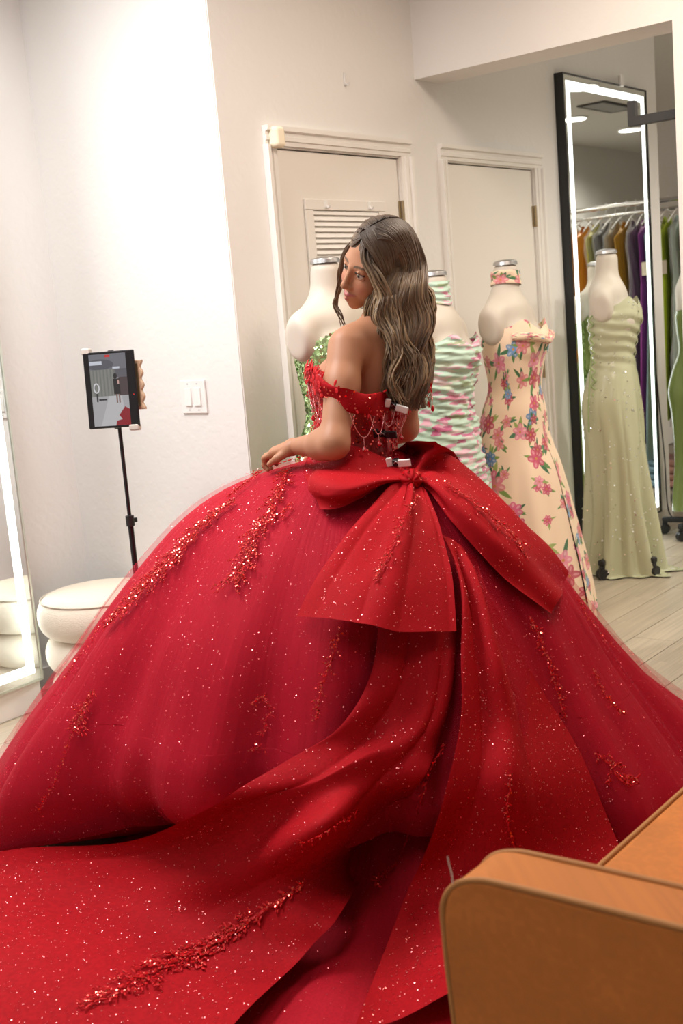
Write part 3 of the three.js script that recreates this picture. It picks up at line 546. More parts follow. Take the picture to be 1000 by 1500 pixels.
// 4 sage satin gown, 5 darker green satin gown
const satin = (c) => std(c, 0.25, { sheen: 0.4, sheenColor: lin(0.9, 0.82, 0.65), sheenRoughness: 0.3 });
{
  const h = 1.588, f = dressForm('pale dress form in the sage satin gown before the lit mirror', 5.38, -2.60, h, 0.25, 0.35);
  const fold = (a, y, v) => 0.042 * sstep(0.8, 0.05, y) * (Math.sin(7 * a + 0.8 + y) + 0.6 * Math.sin(11 * a + 2 - y * 2)) * 0.7 + 0.02 * sstep(1.02, 0.6, y) * (Math.pow(Math.abs(Math.sin(4 * a + 0.5 + 0.6 * y)), 0.6) - 0.6) + 0.0045 * sstep(0.98, 1.1, y) * sstep(1.36, 1.2, y) * Math.sin(y * 120 + a * 3 + 3 * noise(a * 2, y * 9)) + 0.005 * sstep(1.0, 0.7, y) * Math.sin(9 * a + y * 6);
  const geo = wrapDress(gownRows(h, 0.009, [[0.7, 0.18, 0.125, 0.15, 0], [0.5, 0.165, 0.13, 0.145, 0], [0.3, 0.16, 0.14, 0.15, 0.0], [0.12, 0.165, 0.16, 0.165, 0.0], [0.02, 0.175, 0.185, 0.18, 0.0], [0.01, 0.182, 0.205, 0.165, 0.015], [0.008, 0.19, 0.24, 0.17, 0.025]]), { topEdge: (a) => 0.02 * Math.cos(a) + sweet(a), disp: fold, nv: 150, nu: 160 });
  const d = dressOn(f, 'satin_gown', 'sage green satin strapless gown dotted with rhinestones before the lit mirror', geo, satin(lin(0.53, 0.54, 0.36)));
  scatter(geo, 900, 0.0038, 12, gemMat, d, 'rhinestones', 0.5, 0.003);
  const lace = []; for (let i = 0; i < 9; i++) { const y = h - 0.30 - i * 0.045; lace.push(tube([[-0.15 + 0.01 * (i % 3), y, -0.06], [-0.155, y - 0.02, -0.075 - 0.006 * (i % 2)], [-0.15, y - 0.045, -0.06]], 0.005, 12, 6)); }
  lace.push(tube([[-0.15, h - 0.5, -0.075], [-0.165, h - 0.62, -0.085], [-0.175, h - 0.74, -0.095], [-0.17, h - 0.86, -0.1]], 0.004, 24, 6)); part('lace_up_cord', merge(lace), satin(lin(0.34, 0.42, 0.2)), d);
}
{
  const h = 1.562, f = dressForm('pale dress form in the leaf green gown past the lit mirror', 6.33, -2.56, h, 0.35, 0.1);
  const geo = wrapDress(gownRows(h, 0.009, [[0.7, 0.18, 0.13, 0.15, 0], [0.45, 0.165, 0.13, 0.14, 0], [0.28, 0.17, 0.14, 0.15, 0], [0.16, 0.185, 0.15, 0.16, 0]]), { topEdge: sweet, disp: pleats(7, 0.012, 0.8, 0.15) });
  const d = dressOn(f, 'satin_gown', 'leaf green satin gown on the form past the lit mirror', geo, satin(lin(0.17, 0.22, 0.06)));
  const lace = []; for (let i = 0; i < 9; i++) { const y = h - 0.32 - i * 0.04; lace.push(tube([[-0.15, y, -0.04], [-0.165, y - 0.02, -0.055], [-0.15, y - 0.04, -0.04]], 0.005, 12, 6)); }
  lace.push(tube([[-0.16, h - 0.5, -0.05], [-0.185, h - 0.7, -0.06], [-0.2, h - 0.95, -0.06], [-0.195, h - 1.1, -0.05]], 0.004, 24, 6)); part('lace_up_cord', merge(lace), satin(lin(0.16, 0.26, 0.06)), d);
}
// ---------- clothes rack ----------
const RX = 7.4, RY = 1.945, RZ0 = -3.9, RZ1 = -1.25;
{
  const g = thing('garment_rack', 'chrome garment rack full of hanging gowns', 'rack', [RX, 0, (RZ0 + RZ1) / 2]); const L = (RZ1 - RZ0) / 2;
  part('rail', new THREE.CylinderGeometry(0.016, 0.016, 2 * L, 20).rotateX(Math.PI / 2).translate(0, RY, 0), M.chrome, g);
  part('rail', new THREE.CylinderGeometry(0.011, 0.011, 2 * L, 16).rotateX(Math.PI / 2).translate(0.12, RY - 0.05, 0), M.chrome, g);
  for (const z of [-L, L]) { part('upright', cyl(0.016, 0.016, RY - 0.08, 0, (RY - 0.08) / 2 + 0.08, z), M.chrome, g); part('foot', new THREE.CylinderGeometry(0.016, 0.016, 0.55, 16).rotateZ(Math.PI / 2).translate(0, 0.08, z), M.chrome, g); for (const x of [-0.25, 0.25]) part('caster', new THREE.CylinderGeometry(0.032, 0.032, 0.025, 20).rotateX(Math.PI / 2).translate(x, 0.034, z), M.black, g); }
  part('shelf', box(-0.2, 0.2, 0.088, 0.1, -L, L), M.steel, g);
}
{
  const hanger = merge([tube([[0, 0.02, 0], [0.016, 0.032, 0], [0.03, 0.016, 0], [0.016, -0.004, 0], [0, -0.03, 0], [0, -0.06, 0]], 0.0025, 24, 6), tube([[-0.2, -0.145, 0], [-0.1, -0.09, 0], [0, -0.058, 0], [0.1, -0.09, 0], [0.2, -0.145, 0]], 0.005, 30, 8)]);
  const bag = std(lin(0.9, 0.92, 0.95), 0.12, { transparent: true, opacity: 0.22, clearcoat: 1 });
  const list = [ // colour, name of the colour, length, covered with plastic
    ['#8a6f55', 'taupe', 1.45, 1], ['#b9b2a4', 'oyster', 1.5, 1], ['#d9a48a', 'peach', 1.42, 1], ['#e2d3b4', 'ivory', 1.5, 1], ['#d98a1c', 'orange', 1.3, 0], ['#cfc23a', 'lemon', 1.38, 1], ['#5e5a5a', 'charcoal', 1.2, 1], ['#a3906c', 'tan', 1.45, 1], ['#b98718', 'ochre', 1.5, 0],
    ['#5b3a55', 'plum', 1.4, 1], ['#8f2f8f', 'magenta', 1.46, 0], ['#9dbcc4', 'pale blue', 1.55, 0], ['#cdbd2f', 'mustard yellow', 1.5, 0], ['#6d0f1c', 'wine red', 1.52, 0], ['#d8b24a', 'golden yellow', 1.5, 0], ['#8fa598', 'grey green', 1.42, 1], ['#a6bb22', 'chartreuse', 1.3, 0], ['#3b4656', 'slate blue', 1.2, 1], ['#7a5a9a', 'lilac', 1.45, 0], ['#7f97b8', 'sky blue', 1.3, 1]];
  reseed(404);
  // nearest the mirror wall the colourful gowns, the covered ones further along the rail
  list.forEach(([hex, word, len, wrap], i) => {
    const z = [-1.55, -1.66, -1.77, -1.88, -1.97, -2.05, -2.12, -2.19, -2.265, -2.33, -2.40, -2.47, -2.56, -2.68, -2.98, -3.08, -3.16, -3.26, -3.36, -3.48][i], y0 = RY - 0.005;
    const hg = top('coat_hanger', hanger, M.plastic, `white hanger carrying the ${word} gown on the rack`, 'hanger', 'hangers on the garment rack', [RX, y0, z]); hg.rotation.y = rr(-0.15, 0.15);
    const w0 = 0.17, flare = rr(0.2, 0.3), ph = rr(0, 6), k = Math.floor(rr(5, 8)), b = y0 - 0.09;
    const f = (u, v) => { const a = u * Math.PI * 2, c = Math.cos(a), s = Math.sin(a), y = b - len * v; const w = v < 0.06 ? lerp(0.07, w0, v / 0.06) : v < 0.28 ? lerp(w0, 0.135, (v - 0.06) / 0.22) : lerp(0.135, flare, (v - 0.28) / 0.72), t = lerp(0.018, 0.03, v); const d = 0.008 * v * Math.sin(k * a + ph) + 0.004 * Math.sin(17 * a + 9 * v); return V(s * (w + d), y - 0.06 * Math.abs(s) * (1 - sstep(0, 0.1, v)) + 0.01 * v * Math.sin(3 * a + ph), c * (t + d)); };
    const col = new THREE.Color(hex), g = thing('hanging_gown', `${word} ${wrap ? 'gown under clear plastic' : 'satin gown'} hanging on the garment rack`, 'dress', [RX, 0, z], hg.rotation.y, 'gowns on the garment rack');
    part('gown_body', gridGeo(48, 40, f, true), std(col, 0.45, { sheen: 0.4, sheenColor: lin(0.8, 0.8, 0.8) }), g);
    if (wrap) part('plastic_cover', gridGeo(40, 30, (u, v) => { const p = f(u, v * 0.95); p.x *= 1.12; p.z *= 1.2; p.x += 0.006 * Math.sin(v * 40 + u * 30); p.z += 0.007 * Math.sin(v * 27 + u * 50); p.y += 0.012; return p; }, true), bag, g, 'clear plastic garment cover');
    if (i === 11 || i === 16) part('price_tag', rbox(0.05, 0.085, 0.002, 0.0005, 0.0, b - 0.33, 0.065).rotateY(-Math.PI / 2 + 0.2).translate(-0.09, 0, 0), std(lin(0.7, 0.62, 0.5), 0.7), g, 'cream paper price tag');
  });
  const boxes = [['#9db7c6', 'pale blue', -2.2, 0.3], ['#7f9fb5', 'dusty blue', -2.55, 0.28], ['#d8a79a', 'peach pink', -3.2, 0.3], ['#e2b49c', 'salmon', -1.85, 0.26]];
  for (const [hex, word, z, h] of boxes) {
    const g = thing('folded_cloth', `folded ${word} fabric on the shelf of the rack`, 'fabric', [RX, 0.1, z], 0, 'folded fabrics under the gowns');
    for (let k = 0; k < 4; k++) part('fold', rbox(0.3, 0.045, 0.28, 0.02, -0.02 + 0.01 * (k % 2), 0.0235 + k * 0.046, 0.008 * (k % 3), 3), std(new THREE.Color(hex), 0.7), g);
  }
}
// ---------- the woman and her gown ----------
const PX = 2.62, PZ = -1.94;
const person = thing('person', 'woman in a red off-shoulder ball gown looking back over her shoulder', 'person', [PX, 0, PZ]);
const BEHIND = V(0, 1.39, 0);                                          // a spot in the shop behind her back: the outer side of the cloth faces it
const local = (o) => { o.position.set(-PX, 0, -PZ); return o; };       // for shapes given in room coordinates
const gown = new THREE.Group(); gown.name = 'ball_gown'; gown.userData.label = 'red glitter ball gown with long train and large bow'; person.add(gown);
const red = lin(0.46, 0.007, 0.02);
const weave = dataTex(256, (x, y) => { const v = 222 + 33 * wrapNoise(x / 1.6, y / 1.6, 160, 21); return [v, v, v]; }, true, [2.5, 2.5]);
const streak = dataTex(512, (x, y) => { const v = 255 * (0.5 * wrapNoise(x / 8, y / 256, 64, 2) + 0.3 * wrapNoise(x / 3.2, y / 128, 160, 4) + 0.2 * wrapNoise(x / 32, y / 256, 16, 6)); return [v, v, v]; }, false, [1, 1]);
const redTulle = std(red, 0.7, { map: weave, bumpMap: streak, bumpScale: 0.003, specularIntensity: 0.25, sheen: 0.1, sheenColor: lin(0.9, 0.1, 0.2), sheenRoughness: 0.45 });
const redSatin = std(lin(0.43, 0.007, 0.013), 0.68, { map: weave, specularIntensity: 0.15, sheen: 0.1, sheenColor: lin(0.9, 0.1, 0.12), sheenRoughness: 0.4 });
const sheer = std(lin(0.62, 0.015, 0.05), 0.7, { transparent: true, opacity: 0.2, specularIntensity: 0.2 });
const flakeMat = std(lin(0.92, 0.28, 0.28), 0.32, { metalness: 1 }), sequinMat = std(lin(1, 0.16, 0.13), 0.14, { metalness: 1 }), laceMat = std(lin(0.55, 0.008, 0.012), 0.4, { specularIntensity: 0.35 });
const PROF = [
  [[0.13, 1], [0.2, 0.95], [0.25, 0.89], [0.3, 0.8], [0.37, 0.68], [0.45, 0.55], [0.55, 0.42], [0.68, 0.28], [0.84, 0.14], [0.98, 0.02]],
  [[0.13, 1], [0.22, 0.97], [0.29, 0.92], [0.35, 0.85], [0.4, 0.74], [0.45, 0.62], [0.49, 0.48], [0.51, 0.35], [0.52, 0.2], [0.54, 0.02]],
  [[0.13, 1], [0.28, 0.97], [0.41, 0.92], [0.5, 0.85], [0.59, 0.74], [0.67, 0.62], [0.74, 0.48], [0.8, 0.35], [0.85, 0.2], [0.89, 0.02]],
  [[0.13, 1], [0.33, 0.965], [0.48, 0.92], [0.61, 0.85], [0.74, 0.74], [0.86, 0.62], [0.98, 0.48], [1.1, 0.35], [1.22, 0.2], [1.32, 0.04]],
  [[0.13, 1], [0.29, 0.97], [0.43, 0.92], [0.55, 0.85], [0.67, 0.74], [0.77, 0.62], [0.85, 0.48], [0.9, 0.38], [0.9, 0.28], [0.81, 0.2]],
  [[0.13, 1], [0.25, 0.97], [0.36, 0.92], [0.46, 0.85], [0.56, 0.74], [0.64, 0.62], [0.7, 0.48], [0.74, 0.37], [0.76, 0.28], [0.72, 0.2]],
  [[0.13, 1], [0.22, 0.96], [0.3, 0.91], [0.37, 0.83], [0.46, 0.72], [0.54, 0.6], [0.62, 0.46], [0.73, 0.31], [0.81, 0.2], [0.85, 0.12]],
  [[0.13, 1], [0.2, 0.95], [0.25, 0.89], [0.3, 0.8], [0.37, 0.68], [0.45, 0.55], [0.55, 0.42], [0.68, 0.28], [0.84, 0.14], [0.98, 0.02]]];
const KEYS = [0, 90, 135, 180, 225, 270, 315, 360], SX = 2.62, SZ = -1.93;
function skirtAt(th, t, off = 0) {
  th = ((th % (2 * Math.PI)) + 2 * Math.PI) % (2 * Math.PI); const d = th * 180 / Math.PI; let k = 0; while (k < 6 && KEYS[k + 1] <= d) k++;
  let u = (d - KEYS[k]) / (KEYS[k + 1] - KEYS[k]); u = 0.5 - 0.5 * Math.cos(Math.PI * u);
  const one = (P, c) => { const n = P.length - 1, x = clamp(t, 0, 1) * n, i = Math.min(Math.floor(x), n - 1); return cr(P[Math.max(i - 1, 0)][c], P[i][c], P[i + 1][c], P[Math.min(i + 2, n)][c], x - i); };
  let r = lerp(one(PROF[k], 0), one(PROF[k + 1], 0), u); const h = lerp(one(PROF[k], 1), one(PROF[k + 1], 1), u), a = t * t * (3 - 2 * t);
  r *= 1 + a * (0.037 * Math.sin(13 * th + 0.6 + 0.8 * Math.sin(3 * th)) + 0.025 * Math.sin(21 * th + 2 + 2 * t) + 0.009 * Math.sin(37 * th)); r += off;
  const c = Math.cos(th), s = Math.sin(th); const q = (1 - t) ** 4; return V(SX + r * (c * RIGHT.x + s * AHEAD.x) - 0.07 * q, h + off * 0.5, SZ + r * (c * RIGHT.z + s * AHEAD.z) - 0.08 * q);
}
const skirtGeo = gridGeo(360, 110, (u, v) => skirtAt(u * Math.PI * 2, v), true, (u, v) => [u * 5, v * 1.4]);
local(part('skirt', skirtGeo, redTulle, gown, 'wide red glitter tulle skirt'));
const under = gridGeo(120, 10, (u, v) => { const p = skirtAt(u * Math.PI * 2, 1), q = lerp(0, 0.4, v); return V(lerp(p.x, SX, q), Math.max(p.y - 0.05 * v, 0.012), lerp(p.z, SZ, q)); }, true);
local(part('underskirt', under, redTulle, gown));
local(part('tulle_overlay', gridGeo(240, 70, (u, v) => { const th = u * Math.PI * 2, p = skirtAt(th, v, 0.010 + 0.016 * v * (0.6 + 0.4 * Math.sin(9 * th + 1))); return p; }, true), sheer, gown, 'sheer red tulle layer'));
local(scatter(skirtGeo, 8500, 0.0012, 77, flakeMat, gown, 'skirt_glitter', 0.6, 0.016, (p) => { const f = (p.x - SX) * AHEAD.x + (p.z - SZ) * AHEAD.z; return f < 0.35; }, [SX, SZ]));
// train lying on the floor behind her
const trainF = (u, v) => {
  const th = lerp(196, 345, u) * Math.PI / 180, reach = 1.62 - 0.28 * sstep(0.5, 1, u) - 0.1 * sstep(0.3, 0, u), r = lerp(0.55, reach, v), c = Math.cos(th), s = Math.sin(th);
  const h = 0.012 + 0.04 * (1 - v) ** 2 + 0.19 * (1 - v) ** 8 + 0.016 * (0.5 + 0.5 * Math.sin(27 * th + 3 * v + Math.sin(11 * th) * 1.4)) + 0.008 * noise(th * 9, r * 5);
  return V(SX + r * (c * RIGHT.x + s * AHEAD.x), h, SZ + r * (c * RIGHT.z + s * AHEAD.z));
};
const trainGeo = gridGeo(320, 60, trainF, false, (u, v) => [u * 3, v * 1.2]);
local(part('train', trainGeo, redTulle, gown, 'red tulle train spread over the floor')); local(scatter(trainGeo, 2600, 0.0012, 78, flakeMat, gown, 'train_glitter', 0.5, 0.003, null, [SX, SZ]));
// sash panels and bow
const crease = (x) => 1 - Math.pow(Math.abs(Math.sin(x)), 0.6);
function panel(name, rows, nu, nv, ripple, mat, flakes, seed, label) {
  const f = sheet(rows), g0 = (u, v) => f(u, v), g = (u, v) => {
    const p = g0(u, v); if (!ripple) return p; const e = 0.01, a = g0(Math.min(u + e, 1), v).sub(g0(Math.max(u - e, 0), v)), b = g0(u, Math.min(v + e, 1)).sub(g0(u, Math.max(v - e, 0))), n = b.cross(a).normalize();
    if (n.dot(BEHIND.clone().sub(p)) < 0) n.negate();
    p.addScaledVector(n, ripple(u, v)); p.y = Math.max(p.y, 0.014); return p;
  };
  const geo = gridGeo(nu, nv, g, false, (u, v) => [u * 0.5, v * 1.1]); local(part(name, geo, mat, gown, label));
  if (flakes) local(scatter(geo, Math.round(flakes * 0.6), 0.00115, seed, flakeMat, gown, 'sash_glitter', 0.5, 0.002, null, [SX, SZ]));
  return g;
}
const leftSash = panel('sash_panel', [
  [[2.111, 0.727, -1.635], [2.132, 0.72, -1.565], [2.159, 0.718, -1.517], [2.215, 0.706, -1.492]],
  [[2.015, 0.586, -1.598], [2.031, 0.583, -1.524], [2.051, 0.569, -1.465], [2.097, 0.559, -1.434]],
  [[1.892, 0.502, -1.599], [1.953, 0.487, -1.532], [1.978, 0.475, -1.459], [2.03, 0.454, -1.431]],
  [[1.791, 0.415, -1.701], [1.788, 0.431, -1.561], [1.899, 0.39, -1.52], [1.968, 0.334, -1.472]],
  [[1.662, 0.354, -1.814], [1.747, 0.319, -1.693], [1.745, 0.331, -1.518], [2.385, -0.053, -1.899]],
  [[1.669, 0.2, -2.118], [1.676, 0.2, -1.85], [1.726, 0.19, -1.671], [1.77, 0.16, -1.526]],
  [[1.586, 0.134, -2.476], [1.572, 0.09, -2.073], [1.599, 0.09, -1.789], [1.627, 0.09, -1.554]],
  [[1.391, 0.08, -2.701], [1.284, 0.08, -2.09], [1.331, 0.08, -1.771], [1.396, 0.08, -1.513]],
  [[1.048, 0.06, -2.397], [1.045, 0.06, -2], [1.091, 0.06, -1.7], [1.161, 0.06, -1.453]]], 90, 150, (u, v) => (0.012 * Math.sin(u * 9 + v * 4) - 0.018 * crease(u * 6.5 + 0.9 + v * 2.2) * sstep(0.95, 0.3, v)) * sstep(0, 0.1, v) + 0.012 * (noise(u * 5 + 3, v * 7) - 0.5) * sstep(0.4, 0.7, v), redSatin, 5200, 81, 'long left sash panel spreading over the floor');
const rightSash = panel('sash_panel', [
  [[2.301, 0.847, -1.576], [2.304, 0.836, -1.547], [2.325, 0.816, -1.528], [2.359, 0.788, -1.516]],
  [[2.209, 0.75, -1.475], [2.227, 0.739, -1.456], [2.256, 0.725, -1.447], [2.309, 0.703, -1.45]],
  [[2.108, 0.622, -1.418], [2.147, 0.606, -1.388], [2.2, 0.594, -1.368], [2.329, 0.56, -1.385]],
  [[2.037, 0.499, -1.383], [2.097, 0.493, -1.348], [2.176, 0.471, -1.318], [2.337, 0.427, -1.318]],
  [[1.943, 0.355, -1.377], [2.01, 0.373, -1.312], [2.097, 0.368, -1.253], [2.304, 0.312, -1.229]],
  [[1.915, 0.16, -1.453], [1.995, 0.19, -1.351], [2.086, 0.2, -1.232], [2.26, 0.16, -1.132]],
  [[1.732, 0.09, -1.403], [1.867, 0.1, -1.293], [2, 0.1, -1.174], [2.153, 0.1, -1.022]],
  [[1.51, 0.08, -1.306], [1.661, 0.08, -1.224], [1.838, 0.08, -1.132], [2.091, 0.08, -0.98]]], 80, 130, (u, v) => (0.012 * Math.sin(u * 11 + 1 + v * 2) - 0.018 * crease(u * 7.5 + 0.4 + v * 0.8) * sstep(1, 0.4, v)) * sstep(0, 0.1, v) + 0.014 * (noise(u * 4, v * 6, 9) - 0.5), redSatin, 3600, 82, 'long right sash panel');
const bowFold = (k, a) => (u, v) => (a * Math.sin(u * k + 0.6) - a * 1.1 * crease(u * k * 0.9 + 1.1 + 0.4 * v)) * sstep(0.02, 0.2, v) * (1 - 0.75 * v) + 0.006 * (noise(u * 6, v * 5, 3) - 0.5);
const tail = panel('bow_tail', [
  [[2.38, 0.972, -1.738], [2.383, 0.974, -1.726], [2.392, 0.971, -1.717], [2.407, 0.963, -1.712]],
  [[2.281, 0.94, -1.733], [2.262, 0.939, -1.669], [2.283, 0.931, -1.64], [2.348, 0.928, -1.645]],
  [[2.142, 0.887, -1.726], [2.146, 0.874, -1.643], [2.169, 0.868, -1.574], [2.278, 0.868, -1.567]],
  [[2.017, 0.807, -1.727], [2.023, 0.798, -1.617], [2.08, 0.791, -1.536], [2.205, 0.782, -1.495]],
  [[1.927, 0.725, -1.734], [1.939, 0.73, -1.593], [1.996, 0.699, -1.507], [2.121, 0.673, -1.433]]], 80, 60, bowFold(13, 0.014), redSatin, 700, 83, 'flat lower left tail of the bow');
panel('bow_loop', [
  [[2.43, 0.978, -1.752], [2.392, 0.976, -1.726], [2.369, 0.971, -1.714], [2.37, 0.962, -1.724]],
  [[2.447, 1.003, -1.836], [2.345, 0.994, -1.762], [2.294, 0.979, -1.731], [2.322, 0.96, -1.749]],
  [[2.398, 1.043, -1.917], [2.291, 1.008, -1.837], [2.197, 0.974, -1.758], [2.238, 0.936, -1.768]],
  [[2.53, 1.014, -2.147], [2.272, 1.006, -1.924], [2.165, 0.967, -1.823], [2.175, 0.928, -1.796]],
  [[2.333, 0.991, -2.033], [2.237, 0.98, -1.934], [2.183, 0.956, -1.873], [2.162, 0.927, -1.837]]], 60, 60, (u, v) => (0.008 * Math.sin(u * 10 + v * 3) - 0.014 * crease(u * 7 + 0.8 + v) * (1 - v)) * sstep(0, 0.25, v) + 0.008 * (noise(u * 5, v * 6, 7) - 0.5), redSatin, 350, 84, 'short puffed left loop of the bow');
panel('bow_loop', [
  [[2.445, 0.979, -1.756], [2.41, 0.975, -1.723], [2.391, 0.967, -1.704], [2.397, 0.956, -1.705]],
  [[2.552, 1.017, -1.746], [2.531, 0.981, -1.735], [2.389, 0.959, -1.65], [2.363, 0.926, -1.639]],
  [[2.71, 0.942, -1.751], [2.484, 0.935, -1.608], [2.368, 0.902, -1.556], [2.333, 0.873, -1.564]],
  [[2.623, 0.855, -1.582], [2.497, 0.846, -1.518], [2.388, 0.823, -1.481], [2.348, 0.787, -1.49]],
  [[2.674, 0.763, -1.512], [2.54, 0.758, -1.455], [2.443, 0.737, -1.424], [2.386, 0.709, -1.427]],
  [[2.699, 0.68, -1.458], [2.64, 0.659, -1.44], [2.498, 0.659, -1.38], [2.456, 0.634, -1.376]]], 60, 80, (u, v) => (0.01 * Math.sin(u * 12 + 0.4) - 0.016 * crease(u * 9 + 0.5 + 0.5 * v) * (1 - v)) * sstep(0, 0.2, v) * (1 - 0.5 * v) + 0.008 * (noise(u * 4, v * 7, 1) - 0.5), redSatin, 800, 85, 'long right loop of the bow ending in a cut edge');
panel('bow_loop', [
  [[2.443, 0.979, -1.765], [2.456, 0.981, -1.761], [2.458, 0.977, -1.751], [2.461, 0.97, -1.74]],
  [[2.51, 1, -1.851], [2.605, 1.001, -1.869], [2.511, 1.012, -1.749], [2.602, 0.973, -1.784]],
  [[2.736, 0.979, -2.066], [2.499, 1.039, -1.795], [2.539, 1.034, -1.715], [2.708, 0.957, -1.775]]], 40, 30, (u, v) => (0.008 * Math.sin(u * 12) - 0.012 * crease(u * 11)) * sstep(0, 0.4, v), redSatin, 200, 86, 'gathered upper puff of the bow');
{
  const c = [2.372, 0.97, -1.708], k = nets((x, y, z) => { const d = ellip(c, [0.03, 0.026, 0.03])(x, y, z); const a = Math.atan2(y - c[1], (x - c[0]) * RIGHT.x + (z - c[2]) * RIGHT.z); return d + 0.002 * Math.sin(a * 8); }, [c[0] - 0.05, c[1] - 0.05, c[2] - 0.05], [c[0] + 0.05, c[1] + 0.05, c[2] + 0.05], 0.004);
  local(part('bow_knot', k, redSatin, gown)); local(scatter(k, 90, 0.0024, 31, sequinMat, gown, 'knot_sequins', 0.5, 0.002, null, [SX, SZ]));
}
// lace appliques with sequins: a vine over a surface f(s) -> [point, outward normal, side]
const petal = (l, w) => { const g = new THREE.SphereGeometry(1, 8, 5); g.scale(l / 2, w / 2, 0.0014); g.translate(l / 2, 0, 0); return g; };
function applique(at, opt) {
  reseed(opt.seed); const list = [], m4 = new THREE.Matrix4(), n = opt.n, seq = [];
  for (let i = 0; i < n; i++) {
    const s = i / (n - 1), e = 0.01, p0 = at(s), p1 = at(Math.min(s + e, 1)), pm = at(Math.max(s - e, 0)); const N = p0[1], T = p1[0].clone().sub(pm[0]); T.addScaledVector(N, -T.dot(N)).normalize(); const B = N.clone().cross(T), w = opt.width(s);
    const lay = (o, dir, l) => { const nn = N.clone().addScaledVector(dir, rr(-0.4, 0.1)).normalize(), d2 = dir.clone().addScaledVector(nn, -dir.dot(nn)).normalize(), g = petal(l, l * rr(0.32, 0.45)); m4.makeBasis(d2, nn.clone().cross(d2), nn).setPosition(o); g.applyMatrix4(m4); list.push(g); };
    const dot = (o) => { const g = new THREE.CircleGeometry(rr(0.0012, 0.0026), 7), tl = N.clone().add(V(rr(-1, 1), rr(-1, 1), rr(-1, 1)).multiplyScalar(0.75)).normalize(); g.applyQuaternion(new THREE.Quaternion().setFromUnitVectors(V(0, 0, 1), tl)); g.translate(o.x, o.y, o.z); seq.push(g); };
    const on = (b, t, h) => p0[0].clone().addScaledVector(B, b).addScaledVector(T, t).addScaledVector(N, h), size = opt.size ?? 1;
    lay(on(0, 0, 0.004), T.clone().addScaledVector(B, rr(-0.5, 0.5)).normalize(), rr(0.009, 0.015) * size); dot(on(rr(-0.004, 0.004), rr(-0.004, 0.004), 0.008));
    // a side sprig: small leaves and sequins in a line
    if (i % 2 === 0 || (opt.dense ?? 3) > 3) {
      const sd = rnd() < 0.5 ? 1 : -1, ang = rr(0.35, 0.95), len = w * rr(0.5, 1.15), m = Math.max(2, Math.round(len / 0.0085)), bend = rr(-0.5, 0.3);
      let b = 0, t = 0, an = ang; for (let k = 0; k < m; k++) { b += sd * Math.sin(an) * len / m; t += Math.cos(an) * len / m; an += bend / m; const side = k % 2 ? 1 : -1, d = T.clone().multiplyScalar(Math.cos(an + side * 0.6)).addScaledVector(B, sd * Math.sin(an + side * 0.6)); lay(on(b, t, 0.004), d.normalize(), rr(0.007, 0.013) * size); if (rnd() < 0.2 + 0.11 * (opt.gems ?? 4)) dot(on(b, t, 0.008)); }
      dot(on(b, t, 0.008));
    }
  }
  for (const g of list) g.deleteAttribute('uv');
  local(part('lace_applique', merge(list), laceMat, gown, 'raised red lace leaf trail')); const q = local(part('sequin_trail', merge(seq), sequinMat, gown, 'shiny red sequins')); q.userData.kind = 'stuff';
}
function onSkirt(pts) { // pts are [angle, height step] on the skirt
  const c = new THREE.CatmullRomCurve3(pts.map(([a, b]) => V(a, b, 0)));
  return (s) => { const q = c.getPoint(s), p = skirtAt(q.x, q.y, 0.012), a = skirtAt(q.x + 0.01, q.y, 0.012).sub(skirtAt(q.x - 0.01, q.y, 0.012)), b = skirtAt(q.x, Math.min(q.y + 0.01, 1), 0.012).sub(skirtAt(q.x, q.y - 0.01, 0.012)); let n = a.cross(b).normalize(); if (n.x * (p.x - SX) + n.z * (p.z - SZ) + n.y * 0.3 < 0) n.negate(); return [p, n]; };
}
function onPanel(g, pts) {
  const c = new THREE.CatmullRomCurve3(pts.map(([a, b]) => V(a, b, 0)));
  return (s) => { const q = c.getPoint(s), u = clamp(q.x, 0.01, 0.99), v = clamp(q.y, 0.01, 0.99), p = g(u, v), n = g(u + 0.01, v).sub(g(u - 0.01, v)).cross(g(u, v + 0.01).sub(g(u, v - 0.01))).normalize(); if (n.dot(BEHIND.clone().sub(p)) < 0) n.negate(); return [p.addScaledVector(n, 0.003), n]; };
}
const spindle = (w) => (s) => w * (0.25 + 0.75 * Math.sin(Math.PI * clamp(s, 0.02, 0.98)));
applique(onSkirt([[3.601, 0.206], [3.587, 0.271], [3.581, 0.348], [3.566, 0.417], [3.536, 0.479], [3.497, 0.537]]), { seed: 1, n: 120, width: spindle(0.06), dense: 4, gems: 8 });
applique(onSkirt([[3.49, 0.51], [3.433, 0.561], [3.311, 0.629], [3.303, 0.673]]), { seed: 2, n: 26, width: spindle(0.018), dense: 2, gems: 4, size: 0.7 });
applique(onSkirt([[3.57, 0.055], [3.864, 0.141], [3.964, 0.231], [3.999, 0.326], [3.995, 0.409]]), { seed: 3, n: 84, width: (s) => 0.03 + 0.04 * s * (1 - s * 0.5), dense: 4, gems: 7 });
applique(onSkirt([[4.083, 0.206], [4.063, 0.242], [4.013, 0.265]]), { seed: 31, n: 14, width: spindle(0.04), dense: 3, gems: 5 });
applique(onSkirt([[2.745, 0.019], [3.139, 0.084], [3.422, 0.135], [3.51, 0.196]]), { seed: 4, n: 30, width: spindle(0.03), dense: 3, gems: 4 });
applique(onSkirt([[3.592, 0.644], [3.587, 0.668], [3.596, 0.697], [3.595, 0.719]]), { seed: 5, n: 26, width: spindle(0.05), dense: 4, gems: 5 });
applique(onSkirt([[3.593, 0.722], [3.599, 0.792], [3.589, 0.859], [3.568, 0.911]]), { seed: 6, n: 30, width: () => 0.01, dense: 2, gems: 3, size: 0.6 });
